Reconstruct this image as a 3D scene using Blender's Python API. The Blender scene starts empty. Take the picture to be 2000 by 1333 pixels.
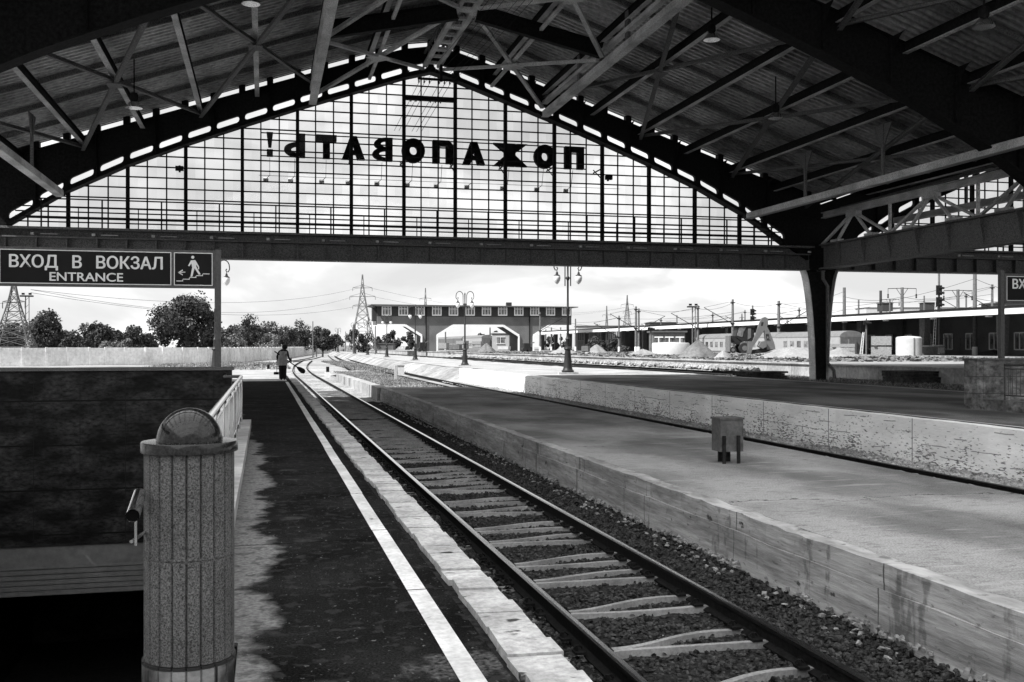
import bpy, math, random
import numpy as np
from mathutils import Vector, Matrix, Quaternion
random.seed(7)
RNG = np.random.RandomState(11)
R = math.radians
S = bpy.context.scene
COL = S.collection
# ------------------------------------------------------------------ camera
YAW = math.atan(483 / 2000.0); SN, CS = math.sin(YAW), math.cos(YAW)
cam = bpy.data.cameras.new('camera'); cam.lens = 36; cam.sensor_width = 36
cam.shift_y = 10.5 / 2000; cam.clip_start = .05; cam.clip_end = 6000
co = bpy.data.objects.new('camera', cam); COL.objects.link(co)
co.location = (0, 0, 1.6); co.rotation_euler = (R(90), 0, -YAW)
S.camera = co
# ------------------------------------------------------------------ light
SUN = Vector((.80, .30, -1.0))          # direction the light travels, per metre of fall
elev = math.atan2(1, math.hypot(SUN.x, SUN.y))
sl = bpy.data.lights.new('sun', 'SUN'); sl.energy = 3.4; sl.angle = R(.5); sl.color = (1, 1, 1)
so = bpy.data.objects.new('sun', sl); COL.objects.link(so)
so.rotation_euler = SUN.to_track_quat('-Z', 'Y').to_euler(); so.location = (-60, -20, 90)
W = bpy.data.worlds.new('World'); S.world = W; W.use_nodes = True
nt = W.node_tree; nt.nodes.clear()
N = nt.nodes.new; LK = nt.links.new
sky = N('ShaderNodeTexSky'); sky.sky_type = 'NISHITA'; sky.sun_disc = False
sky.sun_elevation = elev; sky.sun_rotation = math.atan2(-SUN.x, -SUN.y)
sky.dust_density = 2.0
bw = N('ShaderNodeRGBToBW'); LK(sky.outputs[0], bw.inputs[0])
tc = N('ShaderNodeTexCoord'); mp = N('ShaderNodeMapping'); mp.inputs['Scale'].default_value = (1, 1, 2.4)
mp.inputs['Location'].default_value = (1.3, .4, 0.2)
LK(tc.outputs['Generated'], mp.inputs[0])
n1 = N('ShaderNodeTexNoise'); n1.inputs['Scale'].default_value = 4.6; n1.inputs['Detail'].default_value = 9
n1.inputs['Roughness'].default_value = .52; n1.inputs['Distortion'].default_value = .35
LK(mp.outputs[0], n1.inputs['Vector'])
cr = N('ShaderNodeValToRGB'); e = cr.color_ramp.elements
e[0].position = .40; e[0].color = (.80, .80, .80, 1); e[1].position = .585; e[1].color = (1.2, 1.2, 1.2, 1)
m_ = cr.color_ramp.elements.new(.49); m_.color = (.92, .92, .92, 1)
LK(n1.outputs['Fac'], cr.inputs[0])
# flatten the clear-sky gradient towards the even brightness of thin high cloud
mx = N('ShaderNodeMath'); mx.operation = 'MULTIPLY_ADD'; LK(bw.outputs[0], mx.inputs[0]); mx.inputs[1].default_value = .05; mx.inputs[2].default_value = 3.1
mu = N('ShaderNodeMath'); mu.operation = 'MULTIPLY'; LK(cr.outputs[0], mu.inputs[0]); LK(mx.outputs[0], mu.inputs[1])
bg = N('ShaderNodeBackground'); bg.inputs['Strength'].default_value = .115
LK(mu.outputs[0], bg.inputs['Color'])
wo = N('ShaderNodeOutputWorld'); LK(bg.outputs[0], wo.inputs[0])
S.view_settings.view_transform = 'Standard'; S.view_settings.look = 'None'
S.view_settings.exposure = 1.4; S.view_settings.gamma = 1
S.cycles.max_bounces = 6; S.cycles.diffuse_bounces = 3; S.cycles.transparent_max_bounces = 12

# ------------------------------------------------------------------ materials
MT = {}
def mat(name, g, var=.3, scale=4., rough=.85, bump=.15, metal=0., big=0., bigscale=.3, spec=.3, stretch=(1, 1, 1), detail=6, hi=None, wave=None):
    """grey procedural paint: fine mottling, optional large stains"""
    m = bpy.data.materials.new(name); m.use_nodes = True; MT[name] = m
    t = m.node_tree; nd = t.nodes; lk = t.links.new; b = nd['Principled BSDF']
    ge = nd.new('ShaderNodeNewGeometry'); ma = nd.new('ShaderNodeMapping'); ma.inputs['Scale'].default_value = stretch
    lk(ge.outputs['Position'], ma.inputs[0])
    n = nd.new('ShaderNodeTexNoise'); n.inputs['Scale'].default_value = scale; n.inputs['Detail'].default_value = detail; n.inputs['Roughness'].default_value = .65
    lk(ma.outputs[0], n.inputs['Vector'])
    r = nd.new('ShaderNodeValToRGB'); e = r.color_ramp.elements
    lo, h = max(g * (1 - var), .002), (hi if hi else min(g * (1 + var), .9))
    e[0].position = .34; e[0].color = (lo, lo, lo, 1); e[1].position = .66; e[1].color = (h, h, h, 1)
    lk(n.outputs['Fac'], r.inputs[0]); out = r.outputs[0]
    if big:
        n2 = nd.new('ShaderNodeTexNoise'); n2.inputs['Scale'].default_value = bigscale; n2.inputs['Detail'].default_value = 5
        lk(ma.outputs[0], n2.inputs['Vector'])
        r2 = nd.new('ShaderNodeMapRange'); r2.inputs[1].default_value = .38; r2.inputs[2].default_value = .62
        r2.inputs[3].default_value = 1 - big; r2.inputs[4].default_value = 1 + big * .6
        lk(n2.outputs['Fac'], r2.inputs[0])
        x = nd.new('ShaderNodeMixRGB'); x.blend_type = 'MULTIPLY'; x.inputs[0].default_value = 1
        lk(out, x.inputs[1]); lk(r2.outputs[0], x.inputs[2]); out = x.outputs[0]
    lk(out, b.inputs['Base Color'])
    b.inputs['Roughness'].default_value = rough; b.inputs['Metallic'].default_value = metal
    b.inputs['Specular IOR Level'].default_value = spec
    if bump:
        bp = nd.new('ShaderNodeBump'); bp.inputs['Strength'].default_value = bump; bp.inputs['Distance'].default_value = .02
        lk(n.outputs['Fac'], bp.inputs['Height']); lk(bp.outputs[0], b.inputs['Normal'])
    m['out'] = 0
    return m
def base_link(m):
    b = m.node_tree.nodes['Principled BSDF']
    return b, b.inputs['Base Color'].links[0].from_socket
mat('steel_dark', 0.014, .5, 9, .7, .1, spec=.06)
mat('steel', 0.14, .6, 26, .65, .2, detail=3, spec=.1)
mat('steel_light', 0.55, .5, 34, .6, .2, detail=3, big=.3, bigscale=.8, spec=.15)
mat('roof_sheet', 0.4, .35, 5, .5, 0, big=.4, bigscale=.25, metal=.4)
mat('glazing_bar', .014, .3, 8, .7, 0, spec=.06)
mat('letter', .008, .5, 3, .8, .1, spec=.05)
mat('asphalt_wet', .010, .75, 70, .95, .5, big=.5, bigscale=1.1, spec=.015, detail=9)
mat('asphalt', .14, .35, 45, .9, .3, big=.5, bigscale=.45, stretch=(1, .55, 1), spec=.06)
mat('asphalt_mid', 0.22, .4, 60, .9, .35, big=.45, bigscale=.42, stretch=(1.3, .6, 1), spec=.06, detail=9)
mat('concrete', .28, .3, 7, .9, .5, big=.3, bigscale=1.4, stretch=(1, .35, 3.5), detail=10)
mat('concrete_light', 0.3, .25, 5, .9, .3, big=.25, bigscale=.5)
mat('whitewash', 0.9, .12, 9, .9, .5, big=.12, bigscale=1.2, stretch=(1, .5, 2), detail=9)
mat('white_paint', .52, .2, 20, .7, .15, big=.22, bigscale=1.3)
mat('edge_slab', .34, .3, 22, .85, .35, big=.3, bigscale=1.6, detail=8)
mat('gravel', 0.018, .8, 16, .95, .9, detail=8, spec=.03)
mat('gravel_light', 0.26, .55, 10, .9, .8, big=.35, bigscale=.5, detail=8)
mat('stone_chip', .024, .9, 14, .9, .1, hi=.06, detail=3, spec=.08)
mat('stone_pale', .17, .6, 9, .85, .1, detail=2)
mat('ground', 0.26, .35, 2.2, .95, .4, big=.4, bigscale=.12, detail=9)
mat('field', 0.21, .25, 1.6, .95, .4, big=.25, bigscale=.1, detail=9)
mat('dirt', .05, .6, 5, .95, .5, big=.4, bigscale=.6, spec=.05)
mat('grass', 0.2, .6, 9, .95, .6, big=.4, bigscale=.7)
mat('rail_side', .008, .5, 20, .7, .2, spec=.06)
mat('rail_head', .62, .1, 30, .16, .02, metal=1.)
mat('rail_dull', .05, .3, 30, .5, .02, metal=.2, spec=.15)
mat('sleeper', .20, .25, 30, .85, .2, big=.25, bigscale=2)
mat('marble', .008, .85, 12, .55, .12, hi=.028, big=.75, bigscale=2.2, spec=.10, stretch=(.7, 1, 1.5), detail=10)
mat('marble_lit', 0.12, .8, 5, .5, .08, hi=.22, big=.5, bigscale=1.4, stretch=(1, 1, 1.4), detail=9)  # lit copy of marble, the brighter light put into its colour
mat('granite', .085, .9, 120, .6, .1, big=.15, bigscale=3, detail=5, hi=.15, spec=.15)
mat('granite_polish', .004, .8, 60, .14, 0, spec=.28, detail=4, hi=.016)
mat('chrome', .75, .05, 5, .12, 0, metal=1.)
mat('slat', 0.1, .2, 6, .5, .05)
mat('black', .004, .2, 4, .9, 0, spec=.02)
mat('sign_blue', .005, .2, 2, .5, 0, spec=.12)
mat('sign_white', 0.55, .08, 8, .5, 0)
mat('sign_frame', 0.05, .3, 20, .5, .05)
mat('fence', 0.7, .16, 2.5, .9, .15, big=.15, bigscale=.3)
mat('leaf', .03, .6, .8, .7, 0, spec=.12, hi=.08)
mat('leaf_pale', .12, .5, .8, .6, 0, spec=.3, hi=.2)
mat('bark', .05, .4, 6, .9, .3)
mat('brick', 0.12, .4, 30, .9, .3, big=.25, bigscale=.25)
mat('brick_dark', 0.045, .35, 6, .9, .2, spec=.05)
mat('roof_tin', 0.08, .2, 3, .6, 0)
mat('white_trim', 0.7, .05, 3, .7, 0)
mat('window_dark', .05, .6, 1.2, .12, 0, spec=.6, hi=.22)
mat('plaster', 0.4, .08, 2, .9, .05)
mat('lamp_iron', .016, .3, 20, .5, .05)
mat('globe', .72, .04, 4, .25, 0)
mat('pole_concrete', 0.11, .3, 5, .9, .1)
mat('cloth_dark', .010, .4, 12, .95, .2)
mat('cloth_vest', .26, .25, 9, .95, .2)
mat('skin', .25, .1, 9, .7, 0)
mat('hair', .006, .3, 60, .8, .2)
mat('straw', .010, .5, 40, .9, .4)
mat('digger', .11, .12, 4, .4, .02)
mat('digger_dark', 0.012, .4, 6, .6, .1)
mat('rubber', .02, .3, 20, .9, .2)
mat('coach_dark', .10, .2, 3, .5, .02)
mat('coach_roof', 0.14, .15, 2, .6, .02)
mat('coach_white', 0.27, .08, 2, .5, .02)
mat('sand', 0.12, .3, 3, .95, .5, big=.3, bigscale=.6, detail=9)
mat('sand_pale', 0.23, .2, 6, .95, .6, big=.2, bigscale=.6, detail=9)
mat('block', .22, .45, 9, .9, .3, stretch=(.6, .6, 5))
mat('brass_box', 0.08, .25, 14, .6, .05, big=.2, bigscale=4, spec=.1)
# glass
g = bpy.data.materials.new('pane_glass'); g.use_nodes = True; MT['pane_glass'] = g
t = g.node_tree; t.nodes.clear(); o = t.nodes.new('ShaderNodeOutputMaterial'); mixs = t.nodes.new('ShaderNodeMixShader')
tr = t.nodes.new('ShaderNodeBsdfTransparent'); gl = t.nodes.new('ShaderNodeBsdfGlossy'); gl.inputs['Roughness'].default_value = .05
gn = t.nodes.new('ShaderNodeTexNoise'); gn.inputs['Scale'].default_value = .8; gn.inputs['Detail'].default_value = 6
gg = t.nodes.new('ShaderNodeNewGeometry'); t.links.new(gg.outputs['Position'], gn.inputs['Vector'])
gr = t.nodes.new('ShaderNodeValToRGB'); gr.color_ramp.elements[0].position = .3; gr.color_ramp.elements[0].color = (.86, .86, .86, 1); gr.color_ramp.elements[1].position = .6; gr.color_ramp.elements[1].color = (.97, .97, .97, 1)
t.links.new(gn.outputs['Fac'], gr.inputs[0]); px_ = t.nodes.new('ShaderNodeVectorMath'); px_.operation = 'MULTIPLY_ADD'; px_.inputs[1].default_value = (1 / .82, 0, 1 / .48); px_.inputs[2].default_value = (100 - .29, 0, 100.9 - .96)
fl_ = t.nodes.new('ShaderNodeVectorMath'); fl_.operation = 'FLOOR'; wn_ = t.nodes.new('ShaderNodeTexWhiteNoise'); mr_ = t.nodes.new('ShaderNodeMapRange'); mr_.inputs[3].default_value = .88; mr_.inputs[4].default_value = 1.0
t.links.new(gg.outputs['Position'], px_.inputs[0]); t.links.new(px_.outputs[0], fl_.inputs[0]); t.links.new(fl_.outputs[0], wn_.inputs[0]); t.links.new(wn_.outputs[0], mr_.inputs[0])
mm_ = t.nodes.new('ShaderNodeMixRGB'); mm_.blend_type = 'MULTIPLY'; mm_.inputs[0].default_value = 1; t.links.new(gr.outputs[0], mm_.inputs[1]); t.links.new(mr_.outputs[0], mm_.inputs[2]); t.links.new(mm_.outputs[0], tr.inputs['Color'])
mixs.inputs[0].default_value = .04
t.links.new(tr.outputs[0], mixs.inputs[1]); t.links.new(gl.outputs[0], mixs.inputs[2]); t.links.new(mixs.outputs[0], o.inputs['Surface'])

def mask_mix(name, dark_g, build):
    """mix the material's base colour with grey dark_g by a mask socket made by build(nodes, link, position)"""
    m = MT[name]; nd = m.node_tree.nodes; lk = m.node_tree.links.new
    b, src = base_link(m)
    ge = nd.new('ShaderNodeNewGeometry'); sp = nd.new('ShaderNodeSeparateXYZ'); lk(ge.outputs['Position'], sp.inputs[0])
    f = build(nd, lk, ge, sp)
    x = nd.new('ShaderNodeMixRGB'); lk(f, x.inputs[0]); lk(src, x.inputs[1])
    x.inputs[2].default_value = (dark_g, dark_g, dark_g, 1); lk(x.outputs[0], b.inputs['Base Color'])
def _math(nd, lk, op, a, b=None, c=None):
    n = nd.new('ShaderNodeMath'); n.operation = op
    for i, v in enumerate((a, b, c)):
        if v is None: continue
        if isinstance(v, (int, float)): n.inputs[i].default_value = v
        else: lk(v, n.inputs[i])
    return n.outputs[0]
def _noise(nd, lk, ge, scale, detail=5, st=(1, 1, 1)):
    mp = nd.new('ShaderNodeMapping'); mp.inputs['Scale'].default_value = st; lk(ge.outputs['Position'], mp.inputs[0])
    n = nd.new('ShaderNodeTexNoise'); n.inputs['Scale'].default_value = scale; n.inputs['Detail'].default_value = detail
    lk(mp.outputs[0], n.inputs['Vector']); return n.outputs['Fac']
def pale_patch(nd, lk, ge, sp):      # spilt cement along the stair kerb: ragged edge near x = 0
    n = _math(nd, lk, 'ADD', _math(nd, lk, 'MULTIPLY', _noise(nd, lk, ge, .75, 8, (1, .9, 1)), .7), _math(nd, lk, 'MULTIPLY', _noise(nd, lk, ge, 4.5, 8), .3)); a = _math(nd, lk, 'MULTIPLY_ADD', n, 1.25, -.63)
    s = _math(nd, lk, 'ADD', sp.outputs[0], a)
    s = _math(nd, lk, 'ADD', s, _math(nd, lk, 'MULTIPLY', _math(nd, lk, 'MAXIMUM', _math(nd, lk, 'ADD', sp.outputs[1], -15), 0), .06)); f = _math(nd, lk, 'MULTIPLY_ADD', s, -9, .4)
    cl = nd.new('ShaderNodeClamp'); lk(f, cl.inputs[0])
    n2 = _noise(nd, lk, ge, 30, 4); k = _math(nd, lk, 'MULTIPLY_ADD', n2, 1.6, -.05)
    return _math(nd, lk, 'MULTIPLY', cl.outputs[0], k)
mask_mix('asphalt_wet', .16, pale_patch)
def joints(sc_v, period, width, axis):
    def f(nd, lk, ge, sp):
        q = _math(nd, lk, 'MULTIPLY_ADD', sp.outputs[axis], 1 / period, 100 + sc_v)
        q = _math(nd, lk, 'FRACT', q); return _math(nd, lk, 'LESS_THAN', q, width / period)
    return f
mask_mix('marble', .003, joints(.36, .85, .03, 2)); mask_mix('marble', .008, joints(.2, .82, .012, 0))
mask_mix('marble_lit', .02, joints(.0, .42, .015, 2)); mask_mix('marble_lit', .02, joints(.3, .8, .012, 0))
mask_mix('brick_dark', .045, joints(0, .55, .12, 2))
def peel(nd, lk, ge, sp):            # flaking whitewash on the old wall
    n = _math(nd, lk, 'MULTIPLY_ADD', _noise(nd, lk, ge, 1.3, 4), .35, _math(nd, lk, 'MULTIPLY_ADD', _noise(nd, lk, ge, 16, 9, (1, .5, 2)), 1.0, -.165)); h = _math(nd, lk, 'MULTIPLY_ADD', sp.outputs[2], .16, .0)
    s = _math(nd, lk, 'SUBTRACT', n, h); f = _math(nd, lk, 'MULTIPLY_ADD', s, 16, -10.6)
    cl = nd.new('ShaderNodeClamp'); lk(f, cl.inputs[0]); return cl.outputs[0]
mask_mix('whitewash', .16, peel)
def pits(nd, lk, ge, sp):
    n = _noise(nd, lk, ge, 3.2, 3, (1, 1, 1.6)); f = _math(nd, lk, 'MULTIPLY_ADD', n, 30, -20.6)
    cl = nd.new('ShaderNodeClamp'); lk(f, cl.inputs[0]); return cl.outputs[0]
def blots(sc, thr, st=(1, 1, 1), amt=.6):
    def f(nd, lk, ge, sp):
        n = _noise(nd, lk, ge, sc, 8, st); v = _math(nd, lk, 'MULTIPLY_ADD', n, 16, -16 * thr); cl = nd.new('ShaderNodeClamp'); lk(v, cl.inputs[0]); return _math(nd, lk, 'MULTIPLY', cl.outputs[0], amt)
    return f
def crack(per, off, axis, amp, wd):
    def f(nd, lk, ge, sp):
        q = _math(nd, lk, 'ADD', sp.outputs[axis], _math(nd, lk, 'MULTIPLY', _noise(nd, lk, ge, 1.3, 8), amp)); q = _math(nd, lk, 'FRACT', _math(nd, lk, 'MULTIPLY_ADD', q, 1 / per, 50 + off)); return _math(nd, lk, 'LESS_THAN', q, wd / per)
    return f
mask_mix('concrete', .05, pits)
mask_mix('concrete', .08, crack(2.9, .15, 1, .25, .02))
mask_mix('concrete', .42, blots(1.3, .60, (1, .3, 3), .5)); mask_mix('concrete', .06, blots(16, .64, (1, .5, 1.4), .6))
def streaks(nd, lk, ge, sp):
    n = _noise(nd, lk, ge, 2.2, 6, (1, 1.6, .12)); n2 = _noise(nd, lk, ge, 12, 6, (1, 1, .7)); k = _math(nd, lk, 'MULTIPLY_ADD', n2, .35, -.17)
    f = _math(nd, lk, 'MULTIPLY_ADD', _math(nd, lk, 'ADD', n, k), 14, -8.6); cl = nd.new('ShaderNodeClamp'); lk(f, cl.inputs[0]); return _math(nd, lk, 'MULTIPLY', cl.outputs[0], .6)
mask_mix('concrete', .05, streaks)
def worn_top(nd, lk, ge, sp):
    h = _math(nd, lk, 'MULTIPLY_ADD', _noise(nd, lk, ge, 6, 8, (1, .6, 1)), .14, -.07); z = _math(nd, lk, 'ADD', sp.outputs[2], h); cl = nd.new('ShaderNodeClamp'); lk(_math(nd, lk, 'MULTIPLY_ADD', z, 40, 15.2), cl.inputs[0]); n4 = nd.new('ShaderNodeClamp'); lk(_math(nd, lk, 'MULTIPLY_ADD', _noise(nd, lk, ge, 4, 8, (1, .4, 1)), 8, -4.3), n4.inputs[0]); return _math(nd, lk, 'MULTIPLY', cl.outputs[0], _math(nd, lk, 'MULTIPLY', n4.outputs[0], .45))
mask_mix('concrete', .5, worn_top)
def rowcracks(nd, lk, ge, sp):      # broken horizontal courses in the old wall
    q = _math(nd, lk, 'ADD', sp.outputs[2], _math(nd, lk, 'MULTIPLY', _noise(nd, lk, ge, 1.1, 6), .12)); q = _math(nd, lk, 'FRACT', _math(nd, lk, 'MULTIPLY_ADD', q, 1 / .21, 50))
    a = _math(nd, lk, 'LESS_THAN', q, .10); n = _math(nd, lk, 'GREATER_THAN', _noise(nd, lk, ge, 2.3, 6, (1, .5, 3)), .54); return _math(nd, lk, 'MULTIPLY', _math(nd, lk, 'MULTIPLY', a, n), .75)
mask_mix('whitewash', .12, rowcracks); mask_mix('whitewash', .2, joints(.3, 3.4, .03, 1))
mask_mix('asphalt_mid', .09, blots(.55, .57, (.8, .45, 1), .45)); mask_mix('asphalt_mid', .08, blots(14, .57, (.35, 1, 1), .4)); mask_mix('asphalt_mid', .36, blots(4, .62, (.25, 1.6, 1), .45)); mask_mix('asphalt_mid', .04, blots(38, .64, (1, 1, 1), .5)); mask_mix('asphalt_mid', .05, blots(2.2, .66, (.5, 1, 1), .6)); mask_mix('asphalt_mid', .34, blots(.8, .62, (.35, 1.2, 1), .5))
mask_mix('asphalt', .05, blots(.6, .55, (.8, .35, 1), .6)); mask_mix('asphalt_wet', .13, blots(32, .64, (1, .6, 1), .7)); mask_mix('asphalt_wet', .03, blots(9, .55, (1, 1, 1), .5)); mask_mix('asphalt_wet', .05, blots(1.6, .62, (1, 1, 1), .5))
def spill(nd, lk, ge, sp):           # dried cement splash across the painted line
    dx = _math(nd, lk, 'MULTIPLY', _math(nd, lk, 'ADD', sp.outputs[0], -1.0), 2.0); dy = _math(nd, lk, 'MULTIPLY', _math(nd, lk, 'ADD', sp.outputs[1], -5.05), 2.6)
    r2 = _math(nd, lk, 'ADD', _math(nd, lk, 'MULTIPLY', dx, dx), _math(nd, lk, 'MULTIPLY', dy, dy)); q = _math(nd, lk, 'SUBTRACT', _math(nd, lk, 'MULTIPLY', _noise(nd, lk, ge, 7, 9), 1.5), r2)
    cl = nd.new('ShaderNodeClamp'); lk(_math(nd, lk, 'MULTIPLY_ADD', q, 4, -1.2), cl.inputs[0]); n3 = _noise(nd, lk, ge, 34, 6); return _math(nd, lk, 'MULTIPLY', cl.outputs[0], _math(nd, lk, 'MULTIPLY_ADD', n3, 2.4, -.85))
mask_mix('asphalt_wet', .10, spill)
mask_mix('asphalt_wet', .002, crack(4.6, .1, 1, .5, .018)); mask_mix('asphalt_mid', .03, crack(7.3, .3, 1, 1.3, .02))
mask_mix('white_paint', .08, lambda nd, lk, ge, sp: (lambda c: (lk(_math(nd, lk, 'MULTIPLY_ADD', _noise(nd, lk, ge, 9, 6), 20, -13.6), c.inputs[0]), c.outputs[0])[1])(nd.new('ShaderNodeClamp')))
mask_mix('edge_slab', .03, lambda nd, lk, ge, sp: (lambda c: (lk(_math(nd, lk, 'MULTIPLY_ADD', _noise(nd, lk, ge, 6, 9, (.8, 1.4, 1)), 18, -11.3), c.inputs[0]), c.outputs[0])[1])(nd.new('ShaderNodeClamp')))

# ------------------------------------------------------------------ mesh helpers
ORG = {}
class MB:
    def __init__(s): s.v = []; s.f = []
    def add(s, vs, fs):
        k = len(s.v); s.v.extend([tuple(v) for v in vs]); s.f.extend([tuple(i + k for i in f) for f in fs]); return s
    def box(s, x0, x1, y0, y1, z0, z1):
        return s.add([(x0, y0, z0), (x1, y0, z0), (x1, y1, z0), (x0, y1, z0), (x0, y0, z1), (x1, y0, z1), (x1, y1, z1), (x0, y1, z1)],
                     [(0, 3, 2, 1), (4, 5, 6, 7), (0, 1, 5, 4), (1, 2, 6, 5), (2, 3, 7, 6), (3, 0, 4, 7)])
    def bbox(s, c, d, rz=0, rx=0):
        M = Matrix.Translation(c) @ Matrix.Rotation(rz, 4, 'Z') @ Matrix.Rotation(rx, 4, 'X'); hx, hy, hz = d[0] / 2, d[1] / 2, d[2] / 2
        vs = [M @ Vector(p) for p in [(-hx, -hy, -hz), (hx, -hy, -hz), (hx, hy, -hz), (-hx, hy, -hz), (-hx, -hy, hz), (hx, -hy, hz), (hx, hy, hz), (-hx, hy, hz)]]
        return s.add(vs, [(0, 3, 2, 1), (4, 5, 6, 7), (0, 1, 5, 4), (1, 2, 6, 5), (2, 3, 7, 6), (3, 0, 4, 7)])
    def beam(s, a, b, w, h, up=(0, 0, 1), off=0):
        a, b = Vector(a), Vector(b); d = (b - a).normalized(); up = Vector(up)
        if abs(d.dot(up)) > .98: up = Vector((0, 1, 0))
        r = d.cross(up).normalized(); u = r.cross(d).normalized()
        w += random.uniform(-.0012, .0012); h += random.uniform(-.0012, .0012)
        a = a + u * off; b = b + u * off
        q = [r * (-w / 2) + u * (-h / 2), r * (w / 2) + u * (-h / 2), r * (w / 2) + u * (h / 2), r * (-w / 2) + u * (h / 2)]
        return s.add([a + p for p in q] + [b + p for p in q], [(3, 2, 1, 0), (4, 5, 6, 7), (0, 1, 5, 4), (1, 2, 6, 5), (2, 3, 7, 6), (3, 0, 4, 7)])
    def ibeam(s, a, b, w, h, t=.03, up=(0, 0, 1)):
        s.beam(a, b, w, t, up, -h / 2 + t / 2); s.beam(a, b, w, t, up, h / 2 - t / 2); s.beam(a, b, t, h - 2 * t - .002, up); return s
    def tube(s, pts, rad, n=8, caps=True):
        pts = [Vector(p) for p in pts]; rs = rad if isinstance(rad, (list, tuple)) else [rad] * len(pts)
        k = len(s.v); pr = None
        for i, p in enumerate(pts):
            d = (pts[min(i + 1, len(pts) - 1)] - pts[max(i - 1, 0)]).normalized()
            if pr is None: pr = d.orthogonal().normalized()
            pr = (pr - d * pr.dot(d)).normalized(); q = d.cross(pr)
            for j in range(n):
                a = 2 * math.pi * j / n; s.v.append(tuple(p + (pr * math.cos(a) + q * math.sin(a)) * rs[i]))
        for i in range(len(pts) - 1):
            for j in range(n):
                a, b = k + i * n + j, k + i * n + (j + 1) % n; s.f.append((a, b, b + n, a + n))
        if caps: s.f.append(tuple(k + j for j in range(n))[::-1]); s.f.append(tuple(k + (len(pts) - 1) * n + j for j in range(n)))
        return s
    def lathe(s, prof, c=(0, 0, 0), n=16, sx=1, sy=1):
        k = len(s.v)
        for r, z in prof:
            for j in range(n):
                a = 2 * math.pi * j / n; s.v.append((c[0] + r * sx * math.cos(a), c[1] + r * sy * math.sin(a), c[2] + z))
        for i in range(len(prof) - 1):
            for j in range(n):
                a, b = k + i * n + j, k + i * n + (j + 1) % n; s.f.append((a, b, b + n, a + n))
        s.f.append(tuple(k + j for j in range(n))[::-1]); s.f.append(tuple(k + (len(prof) - 1) * n + j for j in range(n))); return s
    def prism(s, poly, d0, d1, ax='y'):
        """poly in (x,z) extruded along y, (y,z) along x or (x,y) along z"""
        n = len(poly); f = {'y': lambda p, d: (p[0], d, p[1]), 'x': lambda p, d: (d, p[0], p[1]), 'z': lambda p, d: (p[0], p[1], d)}[ax]
        return s.add([f(p, d0) for p in poly] + [f(p, d1) for p in poly],
                     [tuple(range(n)), tuple(range(2 * n - 1, n - 1, -1))] + [(i, i + n, (i + 1) % n + n, (i + 1) % n) for i in range(n)])
    def build(s, name, m, parent=None, smooth=False, **tags):
        me = bpy.data.meshes.new(name); v = s.v
        if parent is not None:
            ox, oy, oz = ORG.get(parent.name, (0, 0, 0)); v = [(a - ox, b - oy, c - oz) for a, b, c in v]
        me.from_pydata(v, [], s.f); me.materials.append(MT[m] if isinstance(m, str) else m)
        if smooth:
            me.polygons.foreach_set('use_smooth', [True] * len(me.polygons))
            try: me.set_sharp_from_angle(angle=R(40))
            except Exception: pass
        me.update(); o = bpy.data.objects.new(name, me); COL.objects.link(o)
        if parent is not None: o.parent = parent; ORG[o.name] = ORG.get(parent.name, (0, 0, 0))
        for k, t in tags.items(): o[k] = t
        return o
def thing(name, label, cat, loc=(0, 0, 0), group=None):
    o = bpy.data.objects.new(name, None); COL.objects.link(o); o.location = loc; o.empty_display_size = .2
    o['label'] = label; o['category'] = cat
    if group: o['group'] = group
    ORG[o.name] = tuple(loc); return o
def copy_tree(o, parent=None):
    c = o.copy(); COL.objects.link(c); c.parent = parent
    for ch in list(o.children): copy_tree(ch, c)
    return c
def dup(o, loc, rz=None, label=None, scale=None):
    c = copy_tree(o); c.location = loc
    if rz is not None: c.rotation_euler = (0, 0, rz)
    if label: c['label'] = label
    if scale: c.scale = (scale,) * 3
    return c
def P(x, Z, y=None, z=None):
    """point seen at photo pixel column x at view depth Z; height from pixel row y, or given"""
    xc = (x - 1000) / 2000 * Z
    return Vector((xc * CS + Z * SN, -xc * SN + Z * CS, 1.6 + (677 - y) / 2000 * Z if y is not None else (z or 0)))
def rects(x0, x1, y0, y1, holes):
    xs = sorted({x0, x1, *[h[0] for h in holes], *[h[1] for h in holes]}); ys = sorted({y0, y1, *[h[2] for h in holes], *[h[3] for h in holes]})
    for i in range(len(xs) - 1):
        for j in range(len(ys) - 1):
            cx, cy = (xs[i] + xs[i + 1]) / 2, (ys[j] + ys[j + 1]) / 2
            if not any(h[0] < cx < h[1] and h[2] < cy < h[3] for h in holes): yield xs[i], xs[i + 1], ys[j], ys[j + 1]
WELL = (-5.3, -.5, 3.2, 21.2); WELLB = (-.5, -.14, 3.2, 5.72); WELL2 = (17.5, 22.6, 6.0, 21.9)

# ------------------------------------------------------------------ the ground and the platforms
b = MB()
for x0, x1, y0, y1 in rects(-2500, 2500, -1500, 4000, [WELL, WELLB, WELL2]):
    b.add([(x0, y0, -1.02), (x1, y0, -1.02), (x1, y1, -1.02), (x0, y1, -1.02)], [(0, 1, 2, 3)])
b.build('ground', 'ground', kind='structure')
b = MB()
for x0, x1, y0, y1 in rects(-9, 1.16, -6, 71, [WELL, WELLB]): b.box(x0, x1, y0, y1, -1.1, 0)
b.build('platform', 'asphalt_wet', kind='structure')
MB().add([(-9, 48.4, .004), (1.0, 48.4, .004), (1.0, 71, .004), (-9, 71, .004)], [(0, 1, 2, 3)]).build('sunlit_pavement', 'concrete_light', kind='structure')  # pale sheet past the roof's shadow edge: sunlight put into the colour
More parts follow.
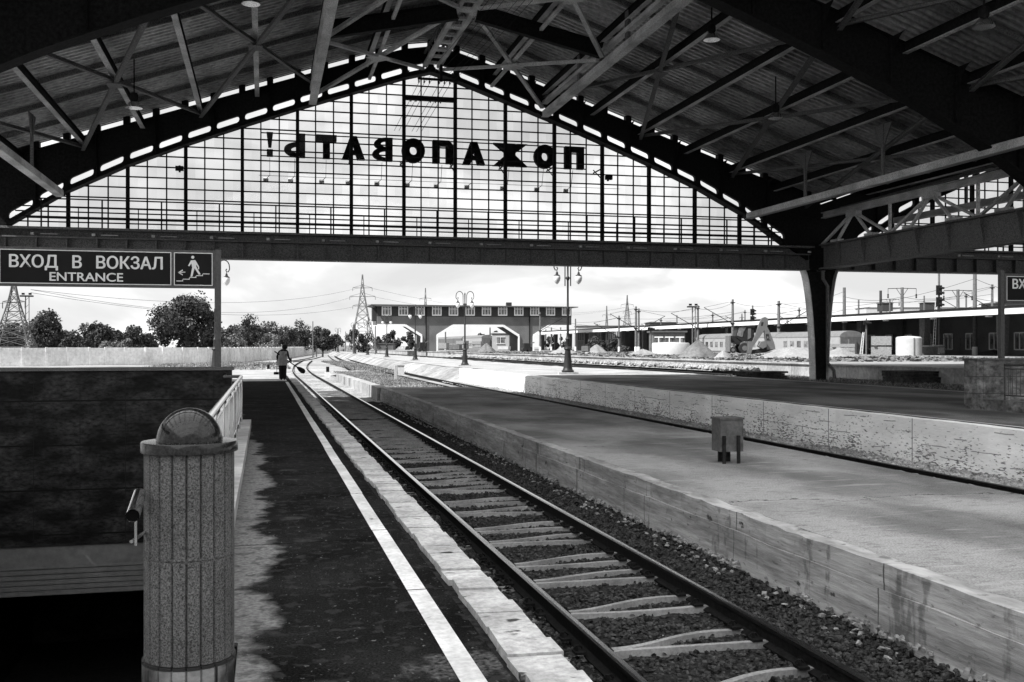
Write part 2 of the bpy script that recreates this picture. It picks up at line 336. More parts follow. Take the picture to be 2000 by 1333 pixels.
# painted line in lengths and the row of worn edge slabs
b = MB(); y = -4.
while y < 46:
    l = random.uniform(2.2, 3.4); j = random.uniform(-.004, .004)
    b.add([(.905 + j, y, .006), (1.03 + j, y, .006), (1.03 + j, y + l - .02, .006), (.905 + j, y + l - .02, .006)], [(0, 1, 2, 3)]); y += l
b.build('painted_line', 'white_paint', kind='structure')
b = MB(); y = -4.; w = 0
while y < 70:
    l = random.uniform(.27, .31) if y < 30 else .6; w = .7 * w + random.uniform(-.016, .016)
    x0, x1 = 1.205 + w, 1.50 + random.uniform(-.012, .01); z = random.uniform(.008, .026); t = random.uniform(-.008, .008)
    b.add([(x0, y, z), (x1, y, z - .004), (x1 + t, y + l - .027, z), (x0 + t, y + l - .027, z + .004), (x0, y, -.2), (x1, y, -.2), (x1 + t, y + l - .027, -.2), (x0 + t, y + l - .027, -.2)],
          [(0, 1, 2, 3), (0, 4, 5, 1), (1, 5, 6, 2), (2, 6, 7, 3), (3, 7, 4, 0)]); y += l
b.build('platform_edging', 'edge_slab', kind='structure')
MB().box(1.162, 1.40, -6, 70.8, -1.1, -.03).build('platform_edging', 'gravel', kind='structure')
# middle platform
def wobble_top(name, x0, x1, y0, y1, z, m, step=.6):
    b = MB(); n = int((y1 - y0) / step); vs = []; fs = []
    for i in range(n + 1):
        y = y0 + (y1 - y0) * i / n; a = random.uniform(-.014, .014) + (.03 if random.random() < .06 else 0); c = random.uniform(-.022, .015) * (1.6 if random.random() < .1 else 1)
        vs += [(x0 + a, y, -1.1), (x0 + a, y, z + c * .4), (x1 + c, y, z + c * .3), (x1 + c, y, -1.1)]
    for i in range(n):
        k = i * 4; fs += [(k, k + 1, k + 5, k + 4)[::-1], (k + 1, k + 2, k + 6, k + 5)[::-1], (k + 2, k + 3, k + 7, k + 6)[::-1]]
    fs += [(0, 1, 2, 3), (n * 4, n * 4 + 1, n * 4 + 2, n * 4 + 3)[::-1]]
    return b.add(vs, fs).build(name, m, kind='structure')
wobble_top('platform_wall', 5.37, 5.60, -6, 48.8, -.345, 'concrete', .22)
wobble_top('platform_wall', 5.335, 5.365, -6, 48.8, -.56, 'concrete', .7)
MB().box(5.60, 9.70, -6, 48.7, -1.1, -.352).build('platform', 'asphalt_mid', kind='structure')
b = MB(); y = 48.9; z = -.36
while y < 78:
    l = random.uniform(1.6, 2.4); b.bbox((5.5 + random.uniform(-.05, .05), y + l / 2, z - .5), (.5, l - .05, 1.), random.uniform(-.02, .02)); y += l; z -= .008
b.build('kerb', 'concrete_light', kind='structure')
def bumpy(name, m, x0, x1, y0, y1, z, amp, nx, ny, kind='structure', curve=None, edge=True):
    b = MB()
    for j in range(ny + 1):
        for i in range(nx + 1):
            u, v = i / nx, j / ny; f = 1 if not edge else min(1, 4 * u, 4 * (1 - u)) ** .5
            x = x0 + (x1 - x0) * u + (curve(y0 + (y1 - y0) * v) if curve else 0)
            b.v.append((x, y0 + (y1 - y0) * v, z - .12 * (1 - f) + amp * (random.random() - .3) * f))
    for j in range(ny):
        for i in range(nx):
            k = j * (nx + 1) + i; b.f.append((k, k + 1, k + nx + 2, k + nx + 1))
    return b.build(name, m, kind=kind)
bumpy('ground', 'ground', 5.8, 9.9, 48.9, 95, -.68, .10, 12, 90)
# track bed
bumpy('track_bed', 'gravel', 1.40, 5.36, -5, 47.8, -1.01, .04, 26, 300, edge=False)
bumpy('track_bed', 'gravel_light', 1.40, 5.5, 47.9, 100, -1.0, .06, 22, 140, edge=False)  # same gravel made paler outside the shed, its sunlight painted in
bumpy('track_bed', 'gravel', 9.70, 12.2, -5, 60, -.99, .05, 12, 200, edge=False)
bumpy('track_bed', 'gravel_light', 12.25, 13.56, -5, 72, -.93, .07, 9, 300, edge=False)

# ------------------------------------------------------------------ third platform
prof = [(-8, .04), (40, .04), (60, .02), (72, -.02), (88, -.15), (120, -.13), (160, -.10), (230, 0.0), (330, 0.0)]
def p3z(y):
    for (a, za), (c, zc) in zip(prof, prof[1:]):
        if y <= c: return za + (zc - za) * (y - a) / (c - a)
    return 0
def p3x(y): return 13.54 if y < 72 else 13.54 + (y - 72) ** 1.5 * .00135
def strip(name, m, xa, xb, y0, y1, dz, step=1.5, kind='structure', holes=()):
    b = MB(); ys = list(np.arange(y0, y1, step)) + [y1]; vs = []
    for y in ys: vs += [(xa(y), y, p3z(y) + dz), (xb(y), y, p3z(y) + dz)]
    fs = [(2 * i, 2 * i + 1, 2 * i + 3, 2 * i + 2) for i in range(len(ys) - 1) if not any(h0 <= ys[i] < h1 for h0, h1 in holes)]
    return b.add(vs, fs).build(name, m, kind=kind)
strip('platform', 'asphalt', lambda y: 13.6 if y < 72 else p3x(y), lambda y: 17.5, -8, 21.8, 0)
strip('platform', 'asphalt', lambda y: 22.6, lambda y: 24.0, -8, 21.8, 0)
strip('platform', 'asphalt', lambda y: 17.5, lambda y: 22.6, -8, 6.0, 0)
strip('platform', 'asphalt', lambda y: 13.6, lambda y: 24.0, 21.8, 54, 0)
strip('platform', 'concrete_light', lambda y: 13.6 if y < 72 else p3x(y) + 1.8, lambda y: 24.0, 54, 72, 0)  # platform turns paler where the roof's shadow ends: painted sunlight
strip('platform', 'concrete_light', lambda y: p3x(y) + 1.85, lambda y: 24.0, 72, 330, 0)
wobble_top('platform_wall', 13.54, 13.85, -8, 72, .055, 'whitewash', .5)
b = MB(); ys = np.arange(72, 330, 2.)
for y in ys:
    for u, z in ((-.15, -1.03), (.5, -.72), (1.1, -.38), (1.9, p3z(y) - .02), (2.3, p3z(y) - .02)): b.v.append((p3x(y) + u + random.uniform(-.1, .1), y, z + random.uniform(-.05, .05) * (u < 1.8)))
for k in range(len(ys) - 1):
    for q in range(4): b.f.append((k * 5 + q, k * 5 + q + 1, k * 5 + q + 6, k * 5 + q + 5))
b.build('platform_slope', 'ground', kind='structure')
MB().box(13.55, 16.2, 71.9, 72.1, -1.1, -.03).build('platform_wall', 'whitewash', kind='structure')
strip('painted_line', 'white_paint', lambda y: 14.12, lambda y: 14.24, -8, 60, .006)
strip('platform_joint', 'black', lambda y: 13.98, lambda y: 14.04, -8, 60, .005)
strip('painted_line', 'white_paint', lambda y: 23.3, lambda y: 23.45, -8, 60, .006)
strip('platform_edging', 'concrete_light', lambda y: 23.99, lambda y: 24.2, 21.9, 330, -.06)
strip('track_bed', 'dirt', lambda y: 24.2, lambda y: 31.0, -8, 57, -.18)
bumpy('track_bed', 'gravel_light', 24.1, 31.2, 57, 330, -.22, .06, 14, 130)
bumpy('ballast_bank', 'gravel_light', 28.4, 31.3, 62, 170, .12, .22, 9, 160)
# construction field behind its retaining wall
b = MB(); b.box(31.0, 420, -10, 760, -1.1, .59); b.build('ground', 'field', kind='structure')
b = MB(); y = -10.
while y < 330: b.box(30.84, 31.0, y, y + 2.96, -1.1, .55); y += 3.
b.box(30.72, 31.35, -10, 330, .55, .62); b.build('retaining_wall', 'concrete_light', kind='structure')

# ------------------------------------------------------------------ loose ballast stones
def rocks(name, m, pts, smin, smax, label, group=None):
    base = np.array([(-1, -1, -.7), (1, -1, -.7), (1, 1, -.7), (-1, 1, -.7), (-.7, -.8, .7), (.8, -.7, .6), (.7, .8, .75), (-.8, .7, .6), (0, 0, 1.0)], float)
    fc = [(0, 1, 5, 4), (1, 2, 6, 5), (2, 3, 7, 6), (3, 0, 4, 7), (4, 5, 8), (5, 6, 8), (6, 7, 8), (7, 4, 8)]
    n = len(pts); V = []; F = []
    s = RNG.uniform(smin, smax, (n, 3)) * np.array([1, 1, .7]); ang = RNG.uniform(0, 6.28, (n, 2))
    for i in range(n):
        q = (base + RNG.uniform(-.28, .28, base.shape)) * s[i]
        c, d = math.cos(ang[i, 0]), math.sin(ang[i, 0]); t = .6 * math.sin(ang[i, 1]); ct, st = math.cos(t), math.sin(t)
        q = q @ np.array([[1, 0, 0], [0, ct, -st], [0, st, ct]]) @ np.array([[c, -d, 0], [d, c, 0], [0, 0, 1]])
        k = i * 9; V.extend(map(tuple, q + pts[i])); F.extend([tuple(j + k for j in f) for f in fc])
    b = MB(); b.v = V; b.f = F; o = b.build(name, m, kind='stuff'); o['label'] = label; return o
def scat(n, x0, x1, y0, y1, z, p=1.0):
    u = RNG.rand(n) ** p
    return np.stack([RNG.uniform(x0, x1, n), y0 + (y1 - y0) * u, np.full(n, z) + RNG.uniform(-.012, .02, n)], 1)
pts = np.concatenate([scat(36000, 1.55, 5.3, 3.2, 26, -1.0, 1.7), scat(6000, 4.3, 5.33, 4, 30, -.98, 1.4)])
rocks('ballast', 'stone_chip', pts, .010, .026, 'dark crushed stone between and beside the near rails')
q = scat(1500, 0, 1, 4, 46, -.975, 1.2); q[:, 0] = 5.34 - .42 * RNG.rand(len(q)) ** 2.2; q[:, 2] += .05 * (q[:, 0] > 5.2); q = q[np.sin(q[:, 1] * 1.7) + np.sin(q[:, 1] * 4.1) + RNG.normal(size=len(q)) * .9 > -.4]; rocks('pale_ballast', 'stone_pale', q, .012, .034, 'pale broken stones strewn along the foot of the middle platform wall')
q = scat(2600, 12.55, 13.5, 14, 60, -.88, 1.2); rocks('pale_ballast', 'gravel_light', q, .03, .06, 'pale gravel below the whitewashed platform wall')
q = scat(5200, 28.5, 30.8, 60, 150, .2, 1.2); rocks('ballast_bank_stones', 'gravel_light', q, .08, .2, 'heap of pale rubble along the concrete retaining wall')

# ------------------------------------------------------------------ railway tracks
def curve_pts(ctrl, step):
    """resample polyline (Catmull-Rom) -> list of (x,y,tx,ty)"""
    c = [ctrl[0]] + list(ctrl) + [ctrl[-1]]; out = []
    for i in range(1, len(c) - 2):
        p0, p1, p2, p3 = [np.array(c[j], float) for j in (i - 1, i, i + 1, i + 2)]; n = max(2, int(np.linalg.norm(p2 - p1) / .5))
        for k in range(n):
            t = k / n; out.append(.5 * ((2 * p1) + (-p0 + p2) * t + (2 * p0 - 5 * p1 + 4 * p2 - p3) * t * t + (-p0 + 3 * p1 - 3 * p2 + p3) * t ** 3))
    out.append(np.array(c[-2], float)); res = []; acc = 0; last = out[0]; nxt = 0
    for p in out:
        acc += np.linalg.norm(p - last); last = p
        if acc >= nxt: res.append(p); nxt += step
    res2 = []
    for i, p in enumerate(res):
        d = res[min(i + 1, len(res) - 1)] - res[max(i - 1, 0)]; d = d / (np.linalg.norm(d) + 1e-9); res2.append((p[0], p[1], d[0], d[1]))
    return res2
RAILP = [(-.07, 0), (.07, 0), (.07, .015), (.012, .04), (.012, .125), (.036, .14), (.036, .168), (.02, .18), (-.02, .18), (-.036, .168), (-.036, .14), (-.012, .125), (-.012, .04), (-.07, .015)]
def rail_mesh(pts, off, ztop, zf=None):
    b = MB(); n = len(RAILP)
    for (x, y, tx, ty) in pts:
        nx, ny = ty, -tx
        for (a, h) in RAILP: b.v.append((x + nx * (off + a), y + ny * (off + a), ztop - .18 + h + (zf(y) if zf else 0)))
    for i in range(len(pts) - 1):
        for j in range(n):
            k = i * n + j; l = i * n + (j + 1) % n; b.f.append((k, k + n, l + n, l))
    b.f.append(tuple(range(n))); b.f.append(tuple(range((len(pts) - 1) * n, len(pts) * n))[::-1]); return b
def track(label, ctrl, ztop, n_sleep, shiny, step=2., group=None, pitch=.56, near=False, sl_off=0):
    t = thing('railway_track', label, 'railway track', (ctrl[0][0], ctrl[0][1], ztop - .2), group)
    pts = curve_pts(ctrl, step)
    for sgn in (-1, 1):
        o = rail_mesh(pts, sgn * .795, ztop).build('rail', 'rail_side', t)
        o.data.materials.append(MT['rail_head' if shiny else 'rail_dull'])
        n = len(RAILP); m = len(pts) - 1
        idx = [1 if (i < m * n and (i % n) in (7, 6, 8)) else 0 for i in range(len(o.data.polygons))]
        o.data.polygons.foreach_set('material_index', idx)
    if n_sleep:
        sp = curve_pts(ctrl, .1); y0 = sp[0][1]
        tot = 0; last = sp[0]; tgt = sl_off; k = 0
        for s_ in sp:
            tot += math.hypot(s_[0] - last[0], s_[1] - last[1]); last = s_
            if tot >= tgt and k < n_sleep:
                x, y, tx, ty = s_; nx, ny = ty, -tx; b = MB(); bend = (k % 2) * random.uniform(.24, .36); sk = random.uniform(-.025, .025)
                zt = ztop - (.138 if near else .185); segs = 14; w = random.uniform(.026, .035); prev = None; vs = []
                for i in range(segs + 1):
                    u = -1.08 + 2.16 * i / segs; f_ = max(0, min(1, (u + .6) / 1.1)); du = bend * (f_ * f_ * (3 - 2 * f_) - 1.) + sk * u
                    ww = w * (1 + .10 * math.sin(5 * u + k)); zz = zt - .014 * max(0, math.sin(2.3 * u + k * 1.7)) - (.05 if u < -.78 or u > .9 else 0)
                    cx, cy = x + nx * u + tx * du, y + ny * u + ty * du
                    vs += [(cx - tx * ww, cy - ty * ww, zz), (cx + tx * ww, cy + ty * ww, zz), (cx + tx * ww, cy + ty * ww, zz - .09), (cx - tx * ww, cy - ty * ww, zz - .09)]
                fs = []
                for i in range(segs):
                    q = i * 4; fs += [(q, q + 4, q + 5, q + 1), (q + 1, q + 5, q + 6, q + 2), (q + 2, q + 6, q + 7, q + 3), (q + 3, q + 7, q + 4, q)]
                fs += [(0, 1, 2, 3), (segs * 4 + 3, segs * 4 + 2, segs * 4 + 1, segs * 4)]
                b.add(vs, fs); so_ = b.build('sleeper', 'sleeper', t)
                if near and tot < 32:
                    c = MB()
                    for sg in (-1, 1):
                        for si in (-1, 1):
                            u = sg * .795 + si * .12; cx, cy = x + nx * u, y + ny * u
                            c.bbox((cx, cy, zt + .012), (.09, .11, .022)); c.tube([(cx - .02, cy, zt), (cx - .02, cy, zt + .07)], .014, 6)
                            c.tube([(cx + math.cos(a) * .035, cy + .03, zt + .03 + math.sin(a) * .03) for a in np.linspace(0, 3.14, 6)], .008, 5)
                            if tot < 19: c.build('fastening', 'rail_side', so_); c = MB()
                    if c.v: c.build('fastening', 'rail_side', so_)
                tgt += (pitch * .76 if k % 2 == 0 else pitch * 1.36) if near else pitch; k += 1
    return t
track('near railway track with polished rails and bent pale sleepers beside the left platform', [(3.44, -3), (3.44, 3), (3.44, 60), (3.5, 100), (4.6, 137), (7.4, 185)], -.8, 98, True, near=True, pitch=.56, sl_off=6.3)
track('middle railway track with dark rails below the whitewashed platform wall', [(11.62, -3), (11.62, 40), (11.62, 74), (12.2, 110), (13.4, 160), (16.2, 230), (22, 330), (34, 520)], -.8, 90, False, pitch=.6, sl_off=6)
track('far railway track with rusty rails in front of the concrete retaining wall', [(26.96, 57), (26.96, 80), (26.96, 200), (27.5, 330)], -.1, 60, False, pitch=.7)
track('switch track crossing the light ground behind the sweeping person', [(-20, 112), (-12, 118), (-4.0, 131), (3, 166), (9.0, 214), (13, 260)], -.86, 60, False, pitch=.7)
track('side track curving in from the right to join the middle track', [(9.3, 92), (9.6, 110), (11.4, 150), (14.2, 215), (18.5, 300)], -.8, 40, False, pitch=.8)
# ------------------------------------------------------------------ the train shed
LC = 7.62; SPAN = 20.4
HIN = [(0, 14.55), (.7, 14.5), (1.23, 14.22), (3.69, 13.36), (6.15, 12.5), (8.6, 11.58), (11.07, 10.62), (13.5, 9.6), (16, 8.35), (18.4, 6.8), (20.8, 5.2)]
def hin(u):
    u = abs(u)
    for (a, x), (c, y) in zip(HIN, HIN[1:]):
        if u <= c: return x + (y - x) * (u - a) / (c - a)
    return HIN[-1][1]
def hout(u):
    u = abs(u); return 15.65 - .10 * u * u / (1.0 + .25 * u) if u < 3 else 16.05 - .345 * u - .0
def hout(u):
    u = abs(u); return 16.0 - .345 * math.sqrt(u * u + 1.0)
shed = thing('train_shed', 'large dark steel train shed with arched glazed end screen and corrugated roof over the platforms', 'train shed', (LC, 48, 0))
NAVE = []
def part(b, name, m, **k):
    o = b.build(name, m, shed, **k); NAVE.append(o); return o
def sk(b, u0, u1, lo, hi, d0, d1):
    """prism between two sloping lines"""
    x0, x1 = LC + u0, LC + u1
    return b.prism([(x0, lo(u0)), (x1, lo(u1)), (x1, hi(u1)), (x0, hi(u0))], d0, d1)
def rib(D, slots):
    b = MB(); d0, d1 = D - .22, D + .02; A = lambda o: (lambda u: hin(u) + o)
    cells = [k * 1.23 for k in range(-15, 16)]
    for u0, u1 in zip(cells, cells[1:]):
        if slots:
            e = .13; a, c = u0 + e, u1 - e; lo, hi = A(.2), A(.50)
            sk(b, u0, u1, A(0), lo, d0, d1); sk(b, u0, u1, hi, hout, d0, d1)
            sk(b, u0, a, lo, hi, d0, d1); sk(b, c, u1, lo, hi, d0, d1)
            q = .1
            for (ue, s_) in ((a, 1), (c, -1)):
                for (f0, f1) in ((.2, .3), (.50, .40)):
                    pl = [(LC + ue, hin(ue) + f0), (LC + ue + s_ * q, hin(ue + s_ * q) + f0), (LC + ue + s_ * q * .3, hin(ue + s_ * q * .3) + f0 + (f1 - f0) * .3), (LC + ue, hin(ue) + f1)]
                    b.prism(pl, d0 + .001, d1 - .001)
        else: sk(b, u0, u1, A(0), hout, d0, d1)
    for s_ in (-1, 1):
        sk(b, *sorted((s_ * 18.45, s_ * 20.39)), lambda u: max(5.6, 6.8 - (abs(u) - 18.45) * .8), hout, d0, d1)
    pts = [k * 1.23 for k in range(-15, 16)]
    for u0, u1 in zip(pts, pts[1:]):
        sk(b, u0, u1, A(-.06), A(-.002), D - .42, D + .22); sk(b, u0, u1, lambda u: hout(u) + .002, lambda u: hout(u) + .05, D - .36, D + .16)
    for k in range(-7, 8):
        u = k * 2.46; b.box(LC + u - .02, LC + u + .02, D - .38, d0 - .002, hin(u) + .02, hout(u) - .01)
        for i in range(7):
            a0, a1 = i / 7 * 1.5, (i + 1) / 7 * 1.5
            b.add([(LC + u + .022, D - .38 - .75 * (1 - math.cos(a0)) * 1.0, hout(u) - 1.3 * (1 - math.sin(a0))), (LC + u + .022, D - .38 - .75 * (1 - math.cos(a1)), hout(u) - 1.3 * (1 - math.sin(a1))), (LC + u + .022, D - .38, hout(u) - 1.3 * (1 - math.sin(a1))), (LC + u + .022, D - .38, hout(u) - 1.3 * (1 - math.sin(a0)))], [(0, 1, 2, 3)])
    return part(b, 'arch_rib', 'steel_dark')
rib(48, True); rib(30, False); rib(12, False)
# corrugated roof skin
b = MB(); us = [-20.45, -18, -15, -12, -9, -6, -4, -2, -1, 0, 1, 2, 4, 6, 9, 12, 15, 18, 20.45]; Ds = []
d = 17.0
while d < 48.2: Ds += [(d, 0), (d + .04, .13), (d + .18, .13), (d + .22, 0)]; d += .34
for (dd, h) in Ds:
    for u in us: b.v.append((LC + u, dd, hout(u) + .36 + h))
n = len(us)
for i in range(len(Ds) - 1):
    for j in range(n - 1): k = i * n + j; b.f.append((k, k + 1, k + n + 1, k + n))
part(b, 'roof_sheet', 'roof_sheet')
b = MB()
for i in range(len(us) - 1): sk(b, us[i], us[i + 1], lambda u: hout(u) + .50, lambda u: hout(u) + .54, 17, 48.4)
part(b, 'roof_deck', 'steel_dark')
JO = [3.05, 5.5, 7.95, 10.4, 12.85, 15.3, 17.75]
for u in [s_ * j for j in JO for s_ in (-1, 1)]:
    b = MB(); z = hout(u) - .14
    for a, c in ((2, 11.7), (12.2, 29.7), (30.2, 47.75)):
        b.ibeam((LC + u, a, z), (LC + u, c, z), .17, .34, .025)
        pass
    part(b, 'joist', 'steel_dark'); b = MB()
    for a, c in ((2, 11.7), (12.2, 29.7), (30.2, 47.75)): b.beam((LC + u, a, z - .182), (LC + u, c, z - .182), .20, .022)
    part(b, 'lit_flange_plate', 'steel_light')  # pale underside for the dark joists: light from below put into the colour
D = 3.
while D < 49:
    if abs(D - 48) > 1 and abs(D - 30) > 1 and abs(D - 12) > 1:
        b = MB()
        for j in range(n - 1):
            u0, u1 = us[j], us[j + 1]
            sk(b, u0, u1, lambda u: hout(u) + .16, lambda u: hout(u) + .345, D - .05, D + .05)
        part(b, 'purlin', 'steel')
    D += 3.
# packers between the rib and the roof: the slits of daylight
b = MB()
for k in range(-33, 34):
    u = k * .615
    if k % 2 == 0: b.box(LC + u - .14, LC + u + .14, 47.75, 48.1, hout(u) + .04, hout(u) + .40); part(b, 'packing_block', 'steel_dark'); b = MB()
for s_ in (-1, 1): part(sk(MB(), *sorted((s_ * 17.2, s_ * 20.39)), lambda u: hout(u) + .051, lambda u: hout(u) + .50, 47.95, 48.05), 'valley_closer', 'steel_dark')
# heavy longitudinal tie beams
for s_ in (-1, 1):
    for u, z in ((16.2, 8.22), (5.5, 12.80)):
        b = MB()
        for a, c in ((3, 47.6),):
            b.beam((LC + s_ * u, a, z), (LC + s_ * u, c, z), .26, .26); b.beam((LC + s_ * u, a, z - .15), (LC + s_ * u, c, z - .15), .34, .03)
            if u < 6: b.beam((LC + s_ * u, a, z + .55), (LC + s_ * u, c, z + .55), .24, .16)
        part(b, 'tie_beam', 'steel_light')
        b = MB()
        for D in (18, 24, 36, 42):
            if u > 10:
                zt = hout(u); b.beam((LC + s_ * u, D, z + .13), (LC + s_ * u, D, zt), .1, .14)
                b.prism([(D - .6, zt), (D + .6, zt), (D + .08, zt - .9), (D - .08, zt - .9)], LC + s_ * u - .02, LC + s_ * u + .02, 'x')
            else: b.beam((LC + s_ * u, D, z + .13), (LC + s_ * u, D, hout(u)), .12, .3)
            part(b, 'hanger', 'steel'); b = MB()
# ridge lattice
b = MB(); z = 14.75
for s_ in (-.33, .33): b.beam((LC + s_, 2.5, z), (LC + s_, 47.6, z), .2, .14)
D = 3.
while D < 47.4: b.beam((LC - .33, D, z + .002), (LC + .33, D, z + .002), .36 if round(D) % 3 == 0 else .16, .12, (0, 0, 1)); D += 1.1
part(b, 'ridge_lattice', 'steel_light')
b = MB()
for s_ in (-.33, .33):
    b.beam((LC + s_, 2.5, z + .6), (LC + s_, 47.6, z + .6), .1, .1)
    D = 3.
    while D < 46.5: b.beam((LC + s_, D, z), (LC + s_, D + 1.1, z + .6), .05, .05); b.beam((LC + s_, D + 1.1, z + .6), (LC + s_, D + 2.2, z), .05, .05); D += 2.2
part(b, 'ridge_lattice', 'steel')
# transverse half-bay beams between the tie beams, and fan bracing
for D in (21, 39):
    b = MB()
    for s_ in (-1, 1): b.ibeam((LC + s_ * .4, D, 14.55), (LC + s_ * 5.5, D, 13.45), .3, .62, .04)
    part(b, 'cross_beam', 'steel_dark')
def pt(u, D, o=.0): return (LC + u, D, (14.75 - .30 * abs(u)) + o)
for s_ in (-1, 1):
    for (a, c) in ((30, 39), (39, 48), (12, 21), (21, 30)):
        m_ = (a + c) / 2; b = MB(); cx = 2.9 * s_
        for (u, D) in ((.4, a + .3), (.4, c - .3), (5.4, a + .3), (5.4, c - .3)):
            b.beam(pt(u * s_, D), pt(cx, m_), .17, .12)
        b.beam(pt(cx, a + .3, .13), pt(cx, c - .3, .13), .13, .11)
        b.bbox((LC + cx, m_, pt(cx, 0)[2] - .07), (.8, .8, .02), .78)
        part(b, 'wind_brace', 'steel_light')
for s_ in (-1, 1):
    for (ua, ub) in ((5.5, 10.4), (10.4, 15.3), (15.3, 19.4)):
        for (a, c) in ((12.4, 29.6), (30.4, 47.6)):
            for (u0, u1, o) in ((ua, ub, 0), (ub, ua, .13)):
                b = MB(); z0, z1 = hout(u0) - .55 + o, hout(u1) - .55 + o
                b.ibeam((LC + s_ * u0, a, z0), (LC + s_ * u1, c, z1), .16, .13, .02); part(b, 'wind_brace', 'steel')
            uc = (ua + ub) / 2; b = MB(); b.bbox((LC + s_ * uc, (a + c) / 2, hout(uc) - .61), (.5, .7, .02)); part(b, 'gusset_plate', 'steel')
# end screen
b = MB(); b.box(LC - SPAN + .6, LC + SPAN - .6, 48.06, 48.14, 5.6, 6.66)
b.box(LC - SPAN + .5, LC + SPAN - .5, 47.55, 48.45, 6.66, 6.76); b.box(LC - SPAN + .5, LC + SPAN - .5, 47.7, 48.4, 5.53, 5.6)
b.box(LC - SPAN + .5, LC + SPAN - .5, 47.62, 48.05, 6.30, 6.36)
for k in range(-16, 17): b.box(LC + k * 1.23 - .03, LC + k * 1.23 + .03, 47.78, 48.058, 5.602, 6.298)
part(b, 'tie_girder', 'steel')
b = MB()
for k in range(-8, 9):
    x = LC + k * 2.46; b.box(x - .16, x - .03, 47.5, 47.62, 6.40, 6.5); b.box(x + .2, x + .9, 47.62, 47.64, 6.44, 6.47)
    for q in (-.7, -.55, .5, .65): b.box(x + q, x + q + .07, 47.8, 47.86, 5.50, 5.53)
part(b, 'bracket', 'steel_light')
for k in range(14):
    u = -15.99 + 2.46 * k; b = MB(); b.ibeam((LC + u, 48.2, 6.76), (LC + u, 48.2, hin(u) - .01), .15, .22, .05, (0, 1, 0)); part(b, 'mullion', 'glazing_bar')
b = MB(); u = -18.45 + .82
while u < 18.3:
    if abs(((u + 15.99 + 24.6) % 2.46) - 0) > .2 and abs(((u + 15.99 + 24.6) % 2.46) - 2.46) > .2: b.box(LC + u - .03, LC + u + .03, 48.2, 48.25, 6.76, hin(u))
    u += .82
z = 6.76 + .46
while z < 14.3:
    ue = 0
    while hin(ue) > z + .02 and ue < 18.4: ue += .02
    b.box(LC - ue, LC + ue, 48.203, 48.247, z - .03, z + .03); z += .48
b.box(LC - 1.23, LC + 1.23, 48.1, 48.3, 13.25, 13.42)
part(b, 'glazing_bars', 'glazing_bar')
b = MB(); pts = [k * 1.23 for k in range(-15, 16)]
for u0, u1 in zip(pts, pts[1:]): b.add([(LC + u0, 48.262, 6.7), (LC + u1, 48.262, 6.7), (LC + u1, 48.262, hin(u1)), (LC + u0, 48.262, hin(u0))], [(0, 1, 2, 3)])
part(b, 'window_glass', 'pane_glass')
# catwalk railing in front of the glass
b = MB()
for z in (6.98, 7.2, 7.42, 7.64, 7.98): b.beam((LC - 18, 47.6, z), (LC + 18, 47.6, z),   .055, .055)
for k in range(-7, 8): b.beam((LC + k * 2.46 + .25, 47.6, 6.76), (LC + k * 2.46 + .25, 47.6, 8.0), .06, .06); b.beam((LC + k * 2.46 + 1.75, 47.55, 6.76), (LC + k * 2.46 + 1.75, 47.55, 7.65), .04, .04)
part(b, 'catwalk_railing', 'glazing_bar')
# second nave shares the meshes
for o in list(NAVE):
    if o.name.split('.')[0] in ('arch_rib',) and o is not NAVE[0]: continue
    c = o.copy(); COL.objects.link(c); c.parent = shed; c.location = (40.8, 0, 0)
# added translucent roof and rafters, out of view: soft light for the near platforms
fr = bpy.data.materials.new('light_diffuser'); fr.use_nodes = True; MT['light_diffuser'] = fr
t_ = fr.node_tree; t_.nodes.clear(); o_ = t_.nodes.new('ShaderNodeOutputMaterial'); q_ = t_.nodes.new('ShaderNodeBsdfTranslucent'); q_.inputs[0].default_value = (.95, .95, .95, 1); t_.links.new(q_.outputs[0], o_.inputs[0])
b = MB()
for i in range(len(us) - 1): b.add([(LC + us[i], -20, hout(us[i]) + .40), (LC + us[i + 1], -20, hout(us[i + 1]) + .40), (LC + us[i + 1], 17.15, hout(us[i + 1]) + .40), (LC + us[i], 17.15, hout(us[i]) + .40)], [(0, 1, 2, 3)])
b.build('added_light_roof', 'light_diffuser', shed)
for D in range(-18, 17, 6):
    b = MB()
    for i in range(len(us) - 1): sk(b, us[i], us[i + 1], lambda u: hout(u) + .1, lambda u: hout(u) + .35, D - .05, D + .05)
    b.build('added_rafter', 'steel_dark', shed)
